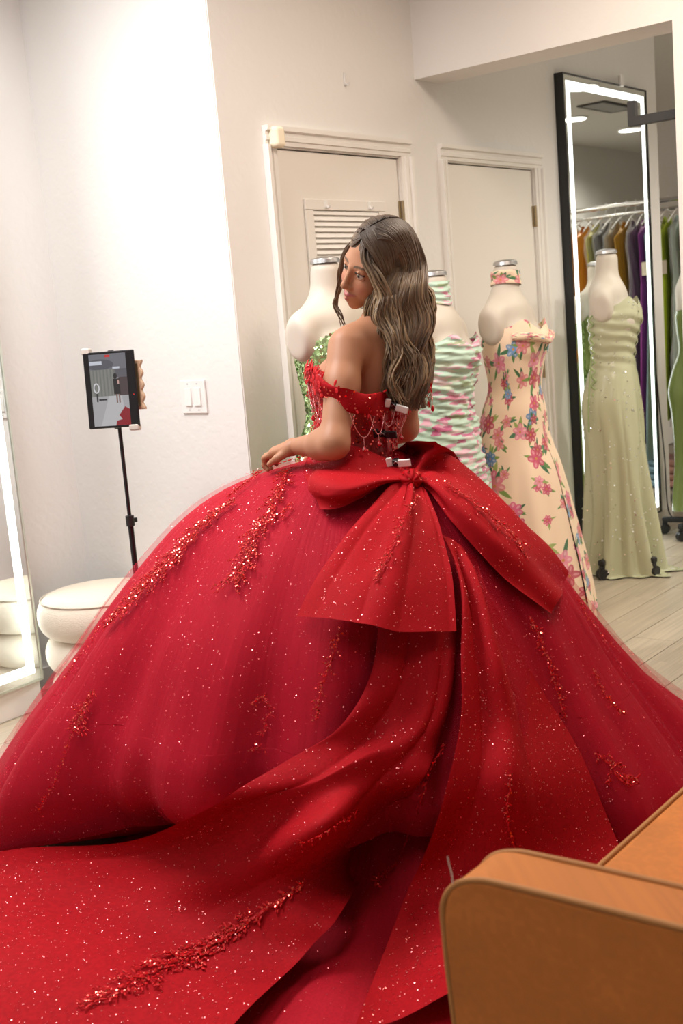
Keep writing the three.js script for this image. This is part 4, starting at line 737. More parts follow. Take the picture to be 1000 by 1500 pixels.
applique(onSkirt([[4.168, 0.626], [4.195, 0.62], [4.22, 0.633], [4.213, 0.665], [4.208, 0.683]]), { seed: 7, n: 26, width: () => 0.014, dense: 2, gems: 3, size: 0.8 });
applique(onSkirt([[4.18, 0.717], [4.201, 0.71]]), { seed: 8, n: 6, width: () => 0.02, dense: 2, gems: 4, size: 0.7 });
applique(onSkirt([[4.433, 0.506], [4.413, 0.558], [4.388, 0.6], [4.381, 0.642]]), { seed: 9, n: 30, width: () => 0.02, dense: 2, gems: 5, size: 0.8 });
applique(onSkirt([[5.593, 0.533], [5.589, 0.569], [5.624, 0.614], [5.788, 0.649]]), { seed: 10, n: 24, width: () => 0.012, dense: 1, gems: 6, size: 0.7 });
applique(onSkirt([[5.436, 0.657], [5.422, 0.685], [5.431, 0.713], [5.452, 0.729]]), { seed: 11, n: 22, width: () => 0.012, dense: 1, gems: 6, size: 0.7 });
applique(onSkirt([[5.223, 0.536], [5.229, 0.595], [5.222, 0.655], [5.211, 0.712]]), { seed: 12, n: 40, width: () => 0.02, dense: 2, gems: 4, size: 0.8 });
applique(onSkirt([[5.251, 0.775], [5.268, 0.793], [5.276, 0.82], [5.287, 0.834]]), { seed: 13, n: 20, width: spindle(0.05), dense: 3, gems: 6 });
applique(onPanel(tail, [[0.62, 0.22], [0.56, 0.42], [0.5, 0.62], [0.47, 0.74]]), { seed: 14, n: 34, width: spindle(0.026), dense: 3, gems: 5 });
applique(onPanel(rightSash, [[0.52, 0.56], [0.5, 0.62], [0.54, 0.68], [0.56, 0.72]]), { seed: 16, n: 26, width: (s) => 0.008 + 0.02 * s * s, dense: 2, gems: 4, size: 0.7 });
applique(onPanel(leftSash, [[0.76, 0.62], [0.74, 0.7], [0.72, 0.76], [0.68, 0.81], [0.62, 0.89]]), { seed: 17, n: 70, width: (s) => 0.012 + 0.085 * Math.sin(Math.PI * clamp(s * 0.9 + 0.05, 0, 1)) * s, dense: 4, gems: 9, size: 1.3 });
applique(onPanel(leftSash, [[0.68, 0.45], [0.62, 0.49], [0.58, 0.53]]), { seed: 18, n: 16, width: () => 0.014, dense: 2, gems: 3, size: 0.7 });
{ // right loop sequins sit on the loop surface
  const loop = sheet([[[2.432, 0.962, -1.65], [2.35, 0.946, -1.607]], [[2.436, 0.907, -1.555], [2.367, 0.892, -1.533]], [[2.466, 0.852, -1.509], [2.387, 0.835, -1.482]], [[2.507, 0.802, -1.478], [2.422, 0.784, -1.449]]]);
  applique(onPanel(loop, [[0.4, 0.02], [0.45, 0.35], [0.4, 0.7], [0.45, 0.98]]), { seed: 15, n: 44, width: (s) => 0.02 + 0.035 * s, dense: 3, gems: 7 });
}
// gap between the two sashes: sequin strip on the train
{
  const f = sheet([[[2.038, 0.447, -1.411], [2.023, 0.426, -1.422]], [[1.985, 0.356, -1.447], [1.971, 0.335, -1.463]], [[2.073, 0.14, -1.594], [1.995, 0.14, -1.577]], [[1.959, 0.11, -1.573], [1.889, 0.11, -1.568]]]);
  applique(onPanel(f, [[0.4, 0.02], [0.5, 0.35], [0.4, 0.7], [0.5, 0.98]]), { seed: 19, n: 40, width: () => 0.02, dense: 2, gems: 6 });
}
// ---------- body ----------
const SKIN = [0.44, 0.205, 0.112];
const sh = { L: [-0.172, 1.305, 0.0], R: [0.166, 1.288, -0.058] }, el = { L: [-0.318, 1.068, 0.05], R: [0.195, 1.045, -0.095] }, wr = { L: [-0.25, 1.052, -0.135], R: [0.12, 0.99, -0.30] };
const trunkParts = [ellip([-0.065, 0.9, -0.08], [0.16, 0.14, 0.12]), ellip([-0.075, 1.03, -0.088], [0.108, 0.13, 0.09]), ellip([-0.035, 1.185, -0.045], [0.13, 0.16, 0.095]), ball([-0.105, 1.205, -0.105], 0.062), ball([0.03, 1.2, -0.12], 0.062)];
const upper = [...trunkParts, capsule([-0.125, 1.298, 0.0], [0.115, 1.29, -0.04], 0.056, 0.054), capsule([0, 1.31, 0.018], [-0.03, 1.45, 0.012], 0.052, 0.047), capsule([-0.03, 1.36, 0.02], [-0.13, 1.325, 0.008], 0.032, 0.034), capsule([0.03, 1.36, 0.01], [0.12, 1.312, -0.04], 0.032, 0.034), ellip([-0.085, 1.25, 0.045], [0.05, 0.075, 0.03]), ellip([0.06, 1.245, 0.02], [0.05, 0.075, 0.03])];
const arms = ['L', 'R'].flatMap((k) => { const mid = [lerp(sh[k][0], el[k][0], 0.4), lerp(sh[k][1], el[k][1], 0.4), lerp(sh[k][2], el[k][2], 0.4)], m2 = [lerp(el[k][0], wr[k][0], 0.3), lerp(el[k][1], wr[k][1], 0.3), lerp(el[k][2], wr[k][2], 0.3)]; return [capsule(sh[k], mid, 0.05, 0.044), capsule(mid, el[k], 0.044, 0.036), capsule(el[k], m2, 0.036, 0.037), capsule(m2, wr[k], 0.037, 0.024)]; });
const legs = [-1, 1].flatMap((s) => [capsule([0.08 * s, 0.86, 0], [0.085 * s, 0.48, -0.01], 0.085, 0.052), capsule([0.085 * s, 0.48, -0.01], [0.08 * s, 0.1, 0.02], 0.054, 0.034), capsule([0.08 * s, 0.05, 0.02], [0.085 * s, 0.025, -0.15], 0.034, 0.022)]);
const bodySdf = (() => { const a = blend(upper, 0.05), b = arms, c = blend(legs, 0.04); return (x, y, z) => { let d = a(x, y, z); if (y > 0.9) for (const f of b) d = smin(d, f(x, y, z), 0.028); if (y < 1.0) d = smin(d, c(x, y, z), 0.05); d = smax(d, -(ellip([-0.155, 1.17, 0.075], [0.012, 0.07, 0.03])(x, y, z)), 0.03); return d; }; })();
const skinCol = () => SKIN;
const bodyGeo = nets(bodySdf, [-0.4, 0.0, -0.33], [0.27, 1.5, 0.2], 0.0095, skinCol);
function hand(w, dir, palmN, thumbSide, curl) { // one hand: palm and five jointed fingers
  const D = V(...dir).normalize(), N = V(...palmN); N.addScaledVector(D, -N.dot(D)).normalize(); const S = D.clone().cross(N).multiplyScalar(thumbSide), W = V(...w), P = (d, s, n) => W.clone().addScaledVector(D, d).addScaledVector(S, s).addScaledVector(N, n).toArray();
  const f = [capsule(P(-0.03, 0, 0), P(0.01, 0, 0), 0.024, 0.022), capsule(P(0.02, 0.018, 0), P(0.07, 0.024, 0.002), 0.014, 0.012), capsule(P(0.02, 0, 0), P(0.075, 0.004, 0.002), 0.015, 0.012), capsule(P(0.02, -0.015, 0), P(0.07, -0.018, 0.002), 0.014, 0.011)], parts = [];
  const pb = blend(f, 0.02);
  [[0.028, 0.07, 0.068, 0.0085], [0.009, 0.076, 0.075, 0.0088], [-0.009, 0.073, 0.07, 0.0085], [-0.025, 0.066, 0.055, 0.0075]].forEach(([s, d0, L, r]) => {
    let p = [d0, s, 0.003], a = 0.25; const seg = [0.45, 0.32, 0.23];
    seg.forEach((q, i) => { const n = [p[0] + Math.cos(a) * L * q, s * (1 + 0.06 * (i + 1)), p[2] + Math.sin(a) * L * q]; parts.push(capsule(P(...p), P(...n), r * (1 - 0.08 * i), r * (0.92 - 0.08 * i))); p = n; a += curl; });
  });
  parts.push(capsule(P(0.015, 0.02, 0.004), P(0.045, 0.044, 0.014), 0.0125, 0.0105), capsule(P(0.045, 0.044, 0.014), P(0.072, 0.047, 0.024), 0.0105, 0.008));
  const sdf = (x, y, z) => { let d = pb(x, y, z); for (const q of parts) d = smin(d, q(x, y, z), 0.006); return d; };
  const c = P(0.06, 0, 0.02); return nets(sdf, c.map((v) => v - 0.12), c.map((v) => v + 0.12), 0.0035, skinCol);
}
const handL = hand(wr.L, [-0.02, -0.12, -1], [0.25, -1, 0.1], 1, 0.95), handR = hand(wr.R, [-0.3, -0.2, -1], [-0.2, -1, 0.1], -1, 0.5);
// head in its own frame: x her left, y up, z the way she looks
const HEAD = new THREE.Matrix4(), HC = V(2.5857 - PX, 1.512, -1.9247 - PZ);
{
  const R = new THREE.Matrix4().makeRotationY(4.37474).multiply(new THREE.Matrix4().makeRotationX(0.15926)).multiply(new THREE.Matrix4().makeRotationZ(-0.51));
  HEAD.copy(R).scale(V(0.96, 0.96, 0.96)).setPosition(HC);
}
const headSdf = (() => {
  const skull = blend([ellip([0, 0.032, -0.018], [0.073, 0.088, 0.094]), ellip([0, -0.035, 0.028], [0.056, 0.074, 0.062]), ellip([0, 0.035, 0.03], [0.056, 0.045, 0.042])], 0.03);
  const add = [[ball([0, -0.1, 0.066], 0.017), 0.03], [ball([0.034, -0.036, 0.058], 0.026), 0.025], [ball([-0.034, -0.036, 0.058], 0.026), 0.025], [capsule([-0.036, 0.02, 0.07], [0.036, 0.02, 0.07], 0.012, 0.012), 0.022],
    [capsule([0, 0.012, 0.086], [0, -0.034, 0.106], 0.0065, 0.009), 0.014], [ball([0, -0.038, 0.104], 0.0105), 0.008], [ball([0.011, -0.042, 0.094], 0.0078), 0.008], [ball([-0.011, -0.042, 0.094], 0.0078), 0.008],
    [ball([0, -0.074, 0.078], 0.017), 0.02], [ball([0.05, -0.065, 0.02], 0.02), 0.03], [ball([-0.05, -0.065, 0.02], 0.02), 0.03]];
  const sock = [ball([0.031, 0.0, 0.1], 0.0155), ball([-0.031, 0.0, 0.1], 0.0155)];
  const lips = [capsule([-0.024, -0.0615, 0.081], [-0.004, -0.0665, 0.0955], 0.0032, 0.0052), capsule([0.024, -0.0615, 0.081], [0.004, -0.0665, 0.0955], 0.0032, 0.0052), capsule([-0.022, -0.0645, 0.081], [0, -0.0785, 0.0935], 0.0034, 0.0062), capsule([0.022, -0.0645, 0.081], [0, -0.0785, 0.0935], 0.0034, 0.0062)];
  const lids = [capsule([0.019, 0.0055, 0.083], [0.031, 0.0115, 0.0855], 0.0026, 0.003), capsule([0.031, 0.0115, 0.0855], [0.045, 0.0055, 0.077], 0.003, 0.0026), capsule([-0.019, 0.0055, 0.083], [-0.031, 0.0115, 0.0855], 0.0026, 0.003), capsule([-0.031, 0.0115, 0.0855], [-0.045, 0.0055, 0.077], 0.003, 0.0026), capsule([0.02, -0.007, 0.081], [0.043, -0.006, 0.075], 0.0028, 0.0026), capsule([-0.02, -0.007, 0.081], [-0.043, -0.006, 0.075], 0.0028, 0.0026)];
  const ears = [ellip([0.073, -0.005, -0.01], [0.008, 0.03, 0.018]), ellip([-0.073, -0.005, -0.01], [0.008, 0.03, 0.018])];
  const f = (x, y, z) => { let d = skull(x, y, z); for (const [g, k] of add) d = smin(d, g(x, y, z), k); for (const g of sock) d = smax(d, -g(x, y, z), 0.012); for (const g of lids) d = smin(d, g(x, y, z), 0.004); for (const g of lips) d = smin(d, g(x, y, z), 0.004); for (const g of ears) d = smin(d, g(x, y, z), 0.006); return d; };
  f.lips = (x, y, z) => Math.min(...lips.map((g) => g(x, y, z))); f.lids = lids; return f;
})();
const headGeo = nets(headSdf, [-0.095, -0.135, -0.13], [0.095, 0.135, 0.13], 0.003, (x, y, z) => {
  if (headSdf.lips(x, y, z) < 0.0012) return [0.42, 0.12, 0.11];
  for (const s of [-1, 1]) { const bx = x * s; if (z > 0.05) { const arch = 0.0215 + 0.006 * Math.sin((bx - 0.012) / 0.042 * Math.PI * 0.8); if (bx > 0.012 && bx < 0.054 && Math.abs(y - arch) < 0.0035) return [0.13, 0.075, 0.045]; if (bx > 0.017 && bx < 0.049 && headSdf.lids[s > 0 ? 0 : 2](x, y, z) < 0.0016 || bx > 0.03 && bx < 0.05 && headSdf.lids[s > 0 ? 1 : 3](x, y, z) < 0.0016) if (y < 0.0105) return [0.05, 0.03, 0.025]; } }
  const bl = Math.exp(-((Math.abs(x) - 0.042) ** 2 + (y + 0.035) ** 2) / 0.0005) * (z > 0.02 ? 1 : 0); return [SKIN[0] * (1 + 0.04 * bl), SKIN[1] * (1 - 0.16 * bl), SKIN[2] * (1 - 0.1 * bl)];
});
function eye(s) {
  const g = new THREE.SphereGeometry(0.0118, 24, 18), p = g.attributes.position, col = [], gaze = V(0.1, 0.03, 1).normalize();
  for (let i = 0; i < p.count; i++) { const c = V().fromBufferAttribute(p, i).normalize().dot(gaze); col.push(...(c > 0.965 ? [0.01, 0.008, 0.006] : c > 0.86 ? [0.14, 0.10, 0.055] : [0.72, 0.68, 0.64])); }
  g.setAttribute('color', new THREE.Float32BufferAttribute(col, 3)); g.translate(0.031 * s, 0.0012, 0.0745); return g;
}
{
  const parts = [headGeo, eye(1), eye(-1)].map((g) => { const q = g.clone(); q.applyMatrix4(HEAD); return q; });
  const skin = std(lin(1, 1, 1), 0.52, { vertexColors: true, specularIntensity: 0.7 });
  part('body', merge([bodyGeo, handL, handR, ...parts]), skin, person, 'tanned skin');
}
// ---------- bodice ----------
{
  const trunk = blend([...trunkParts, capsule([-0.12, 1.27, -0.02], [0.06, 1.27, -0.05], 0.06, 0.06)], 0.05);
  const shell = (x, y, z) => { let d = trunk(x, y, z) - 0.010 - 0.0022 * Math.sin(Math.atan2(x, z) * 26); const topY = 1.165 + 0.085 * sstep(0.02, -0.13, z); d = smax(d, y - topY, 0.006); d = smax(d, 0.955 - y, 0.004); return d; };
  const geo = nets(shell, [-0.28, 0.93, -0.26], [0.17, 1.3, 0.12], 0.006);
  part('bodice', geo, std(lin(0.40, 0.008, 0.014), 0.45, { sheen: 0.3, sheenColor: lin(1, 0.2, 0.2) }), gown, 'beaded corset bodice');
  scatter(geo, 2600, 0.0026, 41, sequinMat, gown, 'bodice_sequins', 0.6, 0.002, (p) => p.y < 1.25, [-0.06, -0.07]);
  reseed(9); const petals = [], gems = [], tri = geo.attributes.position, nor = geo.attributes.normal;
  for (let i = 0; i < 900; i++) { const k = Math.floor(rnd() * tri.count), p = V().fromBufferAttribute(tri, k), n = V().fromBufferAttribute(nor, k); const bust = p.z < -0.05 && p.y > 1.12, hem = p.y < 1.0; if (!(bust || (rnd() < 0.12))) continue; const a = rr(0, 6.28), t = V(Math.cos(a), Math.sin(a), 0.3); t.addScaledVector(n, -t.dot(n)).normalize(); const g = petal(rr(0.012, 0.02), rr(0.006, 0.009)); g.deleteAttribute('uv'); g.applyMatrix4(new THREE.Matrix4().makeBasis(t, n.clone().cross(t), n).setPosition(p.addScaledVector(n, 0.004))); petals.push(g); if (rnd() < 0.6) gems.push(new THREE.IcosahedronGeometry(rr(0.002, 0.0034), 0).translate(p.x + n.x * 0.004, p.y + n.y * 0.004, p.z + n.z * 0.004)); }
  part('bodice_lace', merge(petals), laceMat, gown, 'raised red lace flowers over the bust'); const q = part('bodice_beads', merge(gems), std(lin(0.95, 0.35, 0.35), 0.12, { metalness: 0.9 }), gown, 'pink glass beads'); q.userData.kind = 'stuff';
  // corset lacing down the back
  const lac = []; for (let i = 0; i < 8; i++) { const y = 0.98 + i * 0.023, z = 0.058 - 0.04 * sstep(1.15, 1.0, y), x = -0.02 - 0.04 * sstep(1.15, 1.0, y); lac.push(tube([[x - 0.02, y, z], [x, y + 0.012, z + 0.004], [x + 0.02, y + 0.002, z - 0.006]], 0.0024, 10, 6)); } part('corset_lacing', merge(lac), redSatin, gown);
  // off-shoulder band round both arms and the back
  const band = curve([[-0.135, 1.235, -0.165], [-0.185, 1.242, -0.125], [-0.242, 1.232, -0.062], [-0.287, 1.208, 0.0], [-0.282, 1.176, 0.072], [-0.205, 1.156, 0.098], [-0.12, 1.152, 0.078], [-0.03, 1.162, 0.062], [0.06, 1.17, 0.05], [0.15, 1.178, 0.028], [0.232, 1.19, -0.03], [0.225, 1.21, -0.12], [0.13, 1.225, -0.185]]);
  const fr = (u, v) => { const p = band.getPoint(u), t = band.getTangent(u), n = V(t.z, 0, -t.x).normalize(), up = V(0, 1, 0).addScaledVector(n, -0.12).normalize(), a = v * Math.PI * 2; if (n.dot(V(p.x + 0.03, 0, p.z + 0.05)) < 0) n.negate(); const w = 0.029 * (0.75 + 0.25 * Math.sin(Math.PI * u)) + 0.003 * Math.sin(u * 60); return p.clone().addScaledVector(up, w * Math.cos(a)).addScaledVector(n, 0.006 * Math.sin(a) + 0.0035 * Math.sin(u * 45 + a * 2)); };
  const bg = gridGeo(160, 20, fr); part('shoulder_band', bg, redSatin, gown, 'red off-shoulder sleeve band'); scatter(bg, 420, 0.0024, 51, sequinMat, gown, 'band_sequins', 0.5, 0.002, null, [-0.03, -0.05]);
  reseed(19); const pt2 = []; for (let i = 0; i < 150; i++) { const u = rnd() < 0.75 ? rr(0, 0.26) : rr(0.3, 1), v = rr(0, 1), p = fr(u, v), a = rr(0, 6.28), n = V(p.x, 0.1, p.z).normalize(), t = V(Math.cos(a), Math.sin(a), 0.2); t.addScaledVector(n, -t.dot(n)).normalize(); const g = petal(rr(0.012, 0.02), rr(0.006, 0.01)); g.deleteAttribute('uv'); g.applyMatrix4(new THREE.Matrix4().makeBasis(t, n.clone().cross(t), n).setPosition(p.addScaledVector(n, 0.003))); pt2.push(g); } part('band_lace', merge(pt2), laceMat, gown);
  const fringe = [], drops = [], low = (u) => band.getPoint(u).add(V(0, -0.03, 0)); reseed(29);
  const hang = (u0, u1, sag) => { const a = low(u0), b = low(u1), pts = []; for (let i = 0; i <= 12; i++) { const s = i / 12, p = a.clone().lerp(b, s); const o = V(p.x, 0, p.z).normalize(); p.addScaledVector(o, 0.008); p.y -= sag * 4 * s * (1 - s); pts.push(p); } for (let i = 0; i < 12; i++) { const q = new THREE.IcosahedronGeometry(0.0021, 0).translate(pts[i].x, pts[i].y, pts[i].z); fringe.push(q); } fringe.push(new THREE.TubeGeometry(new THREE.CatmullRomCurve3(pts), 24, 0.0011, 5).toNonIndexed()); return pts[6]; };
  for (const u of [0.14, 0.2, 0.26, 0.32, 0.38, 0.44, 0.5, 0.56]) { const m = hang(u - 0.035, u + 0.04, rr(0.03, 0.06)); if (u < 0.45 || u > 0.54) { const l = rr(0.015, 0.03); fringe.push(new THREE.CylinderGeometry(0.001, 0.001, l, 5).translate(m.x, m.y - l / 2, m.z).toNonIndexed()); const d = new THREE.SphereGeometry(0.0062, 10, 8); const pp = d.attributes.position; for (let i = 0; i < pp.count; i++) { const y = pp.getY(i), k = y > 0 ? 1 - y / 0.0072 : 1; pp.setXYZ(i, pp.getX(i) * k, y * (y > 0 ? 1.9 : 1), pp.getZ(i) * k); } d.computeVertexNormals(); d.translate(m.x, m.y - l - 0.01, m.z); drops.push(d); } }
  for (const u of [0.78, 0.83, 0.87]) { const m = hang(u - 0.02, u + 0.025, 0.03); const d = new THREE.SphereGeometry(0.006, 10, 8).scale(1, 1.6, 1).translate(m.x, m.y - 0.02, m.z); drops.push(d); fringe.push(new THREE.CylinderGeometry(0.001, 0.001, 0.02, 5).translate(m.x, m.y - 0.01, m.z).toNonIndexed()); }
  for (const g of fringe) g.deleteAttribute('uv');
  part('beaded_fringe', merge(fringe), std(lin(0.95, 0.4, 0.42), 0.15, { metalness: 0.8 }), gown, 'pink bead strands under the band'); part('fringe_drop', merge(drops), std(lin(0.6, 0.01, 0.02), 0.08, { clearcoat: 1 }), gown, 'red glass drops');
}
// ---------- hair ----------
{
  const brown = [0.085, 0.052, 0.032], dark = [0.04, 0.025, 0.017], blond = [0.36, 0.245, 0.135], mid = [0.17, 0.108, 0.06];
  const L = (x, y, z) => V(x, y, z).applyMatrix4(HEAD), W = (p) => V(p[0] - PX, p[1], p[2] - PZ), list = [];
  const mix = (a, b, t) => [0, 1, 2].map((k) => lerp(a[k], b[k], t));
  // cap over the skull
  const capSdf = (x, y, z) => { let d = ellip([0, 0.034, -0.02], [0.081, 0.096, 0.101])(x, y, z); d = smax(d, -(ellip([0, -0.045, 0.098], [0.061, 0.11, 0.088])(x, y, z)), 0.012); d = smax(d, -0.085 - y, 0.02); d += 0.004 * Math.exp(-(x * x) / 0.00002) * (y > 0.05 ? 1 : 0); return d; };
  const cap = nets(capSdf, [-0.11, -0.12, -0.15], [0.11, 0.16, 0.12], 0.004, (x, y, z) => mix(dark, brown, 0.4 + 0.5 * noise(x * 300, z * 40, y * 40))); cap.applyMatrix4(HEAD); list.push(cap);
  function lock(pts, r0, tone, wave, seed, flat = 0.6, phase) {
    const c = curve(pts), n = 34, m = 6, pos = [], col = [], idx = [], F = c.computeFrenetFrames(n, false), ph = phase ?? hash3(seed, 3, 1) * 6.28, len = c.getLength();
    for (let i = 0; i <= n; i++) {
      const s = i / n, p = c.getPointAt(s), ramp = sstep(0.3, 0.65, s); const wv = wave * ramp * Math.sin(ph + s * len * 44);
      p.addScaledVector(RIGHT, wv); p.addScaledVector(AHEAD, wave * 0.7 * ramp * Math.cos(ph + s * len * 44)); const r = r0 * (0.55 + 0.45 * sstep(0, 0.15, s)) * (1 - 0.75 * sstep(0.72, 1, s));
      const tn = mix(mix(dark, brown, sstep(0, 0.12, s)), tone, sstep(0.08, 0.5, s));
      for (let k = 0; k < m; k++) { const a = k / m * 6.2832, q = p.clone().addScaledVector(F.normals[i], r * Math.cos(a)).addScaledVector(F.binormals[i], r * flat * Math.sin(a)); pos.push(q.x, q.y, q.z); col.push(...tn); }
    }
    for (let i = 0; i < n; i++) for (let k = 0; k < m; k++) { const a = i * m + k, b = i * m + (k + 1) % m, d = a + m, e = b + m; idx.push(a, b, e, a, e, d); }
    const g = new THREE.BufferGeometry(); g.setAttribute('position', new THREE.Float32BufferAttribute(pos, 3)); g.setAttribute('color', new THREE.Float32BufferAttribute(col, 3)); g.setIndex(idx); g.computeVertexNormals(); list.push(g);
  }
  const h2 = (i) => hash3(i, 5, 5);
  reseed(2024);
  const lv = [[[2.607, 1.442, -1.867], 40, 0.075], [[2.597, 1.361, -1.863], 43, 0.07], [[2.581, 1.27, -1.851], 38, 0.06], [[2.568, 1.195, -1.844], 35, 0.055], [[2.563, 1.129, -1.842], 30, 0.05]];
  for (let i = 0; i < 760; i++) {
    // near side of the parting: front roots fall nearest the face; far side roots fall behind and to the right
    const near = rnd() < 0.68, f = rnd(), zf = lerp(0.055, -0.095, f), sx = near ? 1 : -1, x = sx * rr(0.004, 0.03);
    const yr = (xx, zz) => 0.036 + 0.1 * Math.sqrt(Math.max(0.03, 1 - (xx / 0.0855) ** 2 - ((zz + 0.02) / 0.107) ** 2));
    const da = near ? clamp(lerp(-1.0, 0.75, Math.pow(f, 0.9)) + rr(-0.22, 0.22), -1.05, 1.05) : clamp(lerp(0.1, 1, rnd()), 0, 1.02), db = near ? -rr(0.0, 1) * Math.sqrt(Math.max(0.1, 1.1 - da * da)) : rr(-0.4, 0.9) * Math.sqrt(Math.max(0.1, 1.05 - da * da));
    const z1 = lerp(zf, -0.05, 0.35), z2 = lerp(zf, -0.085, 0.6), pts = [L(x, yr(x, zf), zf), L(sx * 0.056, yr(0.056, z1) + 0.001 + 0.006 * Math.abs(db), z1), L(sx * (0.081 + 0.011 * Math.abs(db)), rr(0.0, 0.02), z2)];
    const end = rr(0.78, 1.12);
    lv.forEach(([c, hw, dp], k) => { if (k / 4 > end) return; pts.push(W(c).addScaledVector(RIGHT, da * hw / 525).addScaledVector(AHEAD, db * dp).add(V(0, rr(-0.006, 0.006), 0))); });
    const h = rnd(), cl = hash3(Math.round(da * 9), Math.round(db * 5), 8), tone = cl < 0.28 ? blond : cl < 0.62 ? mid : brown; lock(pts, rr(0.0026, 0.0044), mix(tone, h < 0.5 ? mid : brown, rr(0, 0.5)), rr(0.009, 0.012), i, 0.7, 2.6 * da + 1.5 * db + rr(-0.35, 0.35));
  }
  // locks that frame the near side of the face and fall over the shoulder blade
  for (let i = 0; i < 44; i++) {
    const j = (k) => rr(-k, k), w = (p, k = 0.006) => W(p).add(V(j(k), j(k), j(k))), x0 = rr(0.003, 0.02), t = i / 44;
    const pts = [L(x0, 0.118 - 0.02 * t, 0.05 - 0.05 * t), w([2.491, 1.534, -1.898]).addScaledVector(RIGHT, 0.02 * t), w([2.491, 1.476, -1.875]).addScaledVector(RIGHT, 0.03 * t), w([2.503, 1.423, -1.867]).addScaledVector(RIGHT, 0.035 * t), w([2.495, 1.381, -1.87]).addScaledVector(RIGHT, 0.04 * t), w([2.501, 1.326, -1.846], 0.01).addScaledVector(RIGHT, 0.03 * t), w([2.507, 1.271, -1.824], 0.012).addScaledVector(RIGHT, 0.03 * t)];
    if (t > 0.3) pts.push(w([2.493, 1.205, -1.833], 0.014), w([2.508, 1.15, -1.814], 0.016));
    lock(pts, rr(0.0026, 0.0042), mix(blond, h2(i) < 0.5 ? mid : brown, rr(0.1, 0.8)), 0.004, 500 + i, 0.7, 1.5 * t + rr(-0.3, 0.3));
  }
  // locks from the front parting over the near temple
  for (let i = 0; i < 70; i++) {
    const t = i / 70, z0 = lerp(0.074, 0.0, t), j = () => rr(-0.003, 0.003), w = (p, k) => W(p).add(V(rr(-k, k), rr(-k, k), rr(-k, k)));
    const pts = [L(0.002, 0.128 - 0.35 * Math.max(0, z0 - 0.03), z0 - 0.004), L(0.03 + j(), 0.121 - 0.45 * Math.max(0, z0 - 0.02), z0), L(0.058 + j(), 0.088 - 0.25 * Math.max(0, z0 - 0.02), z0 * 0.86), L(0.076 + j(), 0.04, z0 * 0.66), L(0.084 + j(), -0.01, z0 * 0.45 - 0.005), w([2.503, 1.419, -1.86], 0.006).addScaledVector(RIGHT, 0.05 * t), w([2.494, 1.375, -1.863], 0.007).addScaledVector(RIGHT, 0.06 * t), w([2.499, 1.321, -1.841], 0.01).addScaledVector(RIGHT, 0.05 * t), w([2.502, 1.266, -1.821], 0.012).addScaledVector(RIGHT, 0.05 * t), w([2.493, 1.205, -1.825], 0.014).addScaledVector(RIGHT, 0.04 * t)];
    lock(pts, rr(0.0024, 0.0038), mix(h2(i) < 0.4 ? blond : mid, h2(i + 99) < 0.5 ? mid : brown, rr(0.1, 0.7)), 0.004, 1500 + i, 0.7, 1.5 * t + rr(-0.3, 0.3));
  }
  // locks on the far side of the face, showing past the cheek and chin
  for (let i = 0; i < 16; i++) {
    const j = (k) => rr(-k, k), w = (p) => W(p).add(V(j(0.005), j(0.005), j(0.005))), t = i / 16;
    const pts = [L(-0.004, 0.12 - 0.02 * t, 0.055 - 0.04 * t), w([2.551, 1.554, -1.999]), w([2.548, 1.516, -2.019]), w([2.559, 1.466, -2.036]), w([2.55, 1.421, -2.047]), w([2.549, 1.392, -2.033]), w([2.554, 1.36, -2.026])];
    lock(t < 0.35 ? pts.slice(0, 4) : pts, rr(0.0035, 0.005), mix(mid, brown, rr(0, 0.8)), 0.003, 700 + i);
  }
  // short locks along the front hairline
  for (let i = 0; i < 56; i++) {
    const s = i % 2 ? 1 : -1, b = 0.022 * rnd(), yc = (x, z) => 0.034 + 0.097 * Math.sqrt(Math.max(0.02, 1 - (x / 0.0825) ** 2 - ((z + 0.02) / 0.102) ** 2)) + 0.0015;
    const pts = [[0.001, 0.06], [0.010, 0.071], [0.024, 0.073], [0.040, 0.066], [0.055, 0.054]].map(([x, z]) => L(s * x, yc(x, z - b), z - b)); pts.push(L(s * 0.073, 0.012, 0.036 - b), L(s * 0.08, -0.03, 0.018 - b));
    lock(pts, rr(0.0022, 0.0036), mix(h2(i + 7) < 0.35 ? blond : mid, brown, rr(0.2, 0.8)), 0, 1700 + i, 0.7);
  }
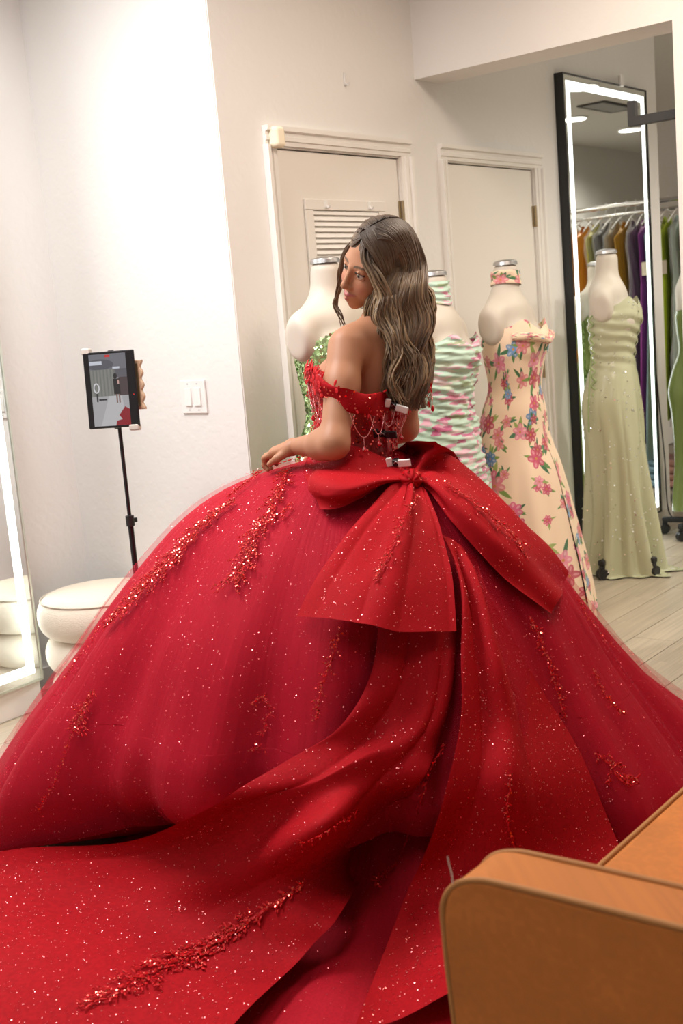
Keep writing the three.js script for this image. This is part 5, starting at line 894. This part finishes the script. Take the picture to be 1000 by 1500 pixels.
  // thin crown locks drawn over the parting so the cap shows strands
  for (let i = 0; i < 180; i++) { const s = i % 3 ? 1 : -1, z0 = lerp(-0.08, 0.062, rnd()), yy = (x, z) => 0.036 + 0.1 * Math.sqrt(Math.max(0.02, 1 - (x / 0.0855) ** 2 - ((z + 0.02) / 0.107) ** 2)); const a = [0.002, 0.025, 0.05, 0.07, 0.08].map((x, k) => L(s * x, k < 4 ? yy(x, z0 - 0.006 * k) : 0.02, z0 - 0.008 * k)); const q = (0.062 - z0) / 0.142, da = lerp(-0.95, 0.85, q); if (s < 0) a.push(L(s * 0.08, -0.03, Math.min(z0, 0.02) - 0.05), L(s * 0.055, -0.075, -0.07)); else lv.forEach(([c, hw, dp], k) => a.push(W(c).addScaledVector(RIGHT, (da + rr(-0.08, 0.08)) * hw / 525).addScaledVector(AHEAD, -dp * Math.sqrt(Math.max(0.1, 1.1 - da * da))))); const h = rnd(); lock(a, rr(0.0028, 0.0045), mix(h < 0.35 ? blond : mid, brown, rr(0.1, 0.6)), s < 0 ? 0 : 0.009, 900 + i, 0.7, 2.6 * da - 1.2 + rr(-0.3, 0.3)); }
  for (const g of list) if (!g.attributes.normal) g.computeVertexNormals();
  part('hair', merge(list), std(lin(1, 1, 1), 0.42, { vertexColors: true, sheen: 0.25, sheenColor: lin(0.6, 0.5, 0.35) }), person, 'long wavy brown hair with blond highlights');
}
// ---------- clamps holding the gown closed ----------
function clamp3(at, roll, white, label) {
  const g = thing('spring_clamp', label, 'clamp', at, 0, 'clamps on the back of the red gown'); g.quaternion.copy(new THREE.Quaternion().setFromRotationMatrix(new THREE.Matrix4().makeBasis(RIGHT, V(0, 1, 0), AHEAD.clone().negate())).multiply(new THREE.Quaternion().setFromEuler(new THREE.Euler(0.3, -0.35, roll))));
  const h = white ? M.plastic : M.blackGloss;
  part('handle', rbox(0.034, 0.02, 0.007, 0.003, 0.024, 0, 0.006), h, g); part('handle', rbox(0.016, 0.024, 0.007, 0.003, -0.016, 0.004, -0.006).rotateY(0.5), h, g); part('jaw', rbox(0.016, 0.018, 0.016, 0.003, -0.001, 0, -0.004), M.blackGloss, g); part('spring', tube([[-0.004, 0, 0.006], [0.002, 0.006, 0.008], [0.008, 0, 0.007]], 0.0014, 12, 6), M.steel, g);
}
clamp3([2.493, 1.144, -1.833], -0.25, true, 'white handled clamp at the top of the corset back');
clamp3([2.47, 1.072, -1.86], 0.1, false, 'black clamp halfway down the corset back');
clamp3([2.401, 1.007, -1.772], 0.15, true, 'white handled clamp just above the bow');
renderer.render(scene, camera);
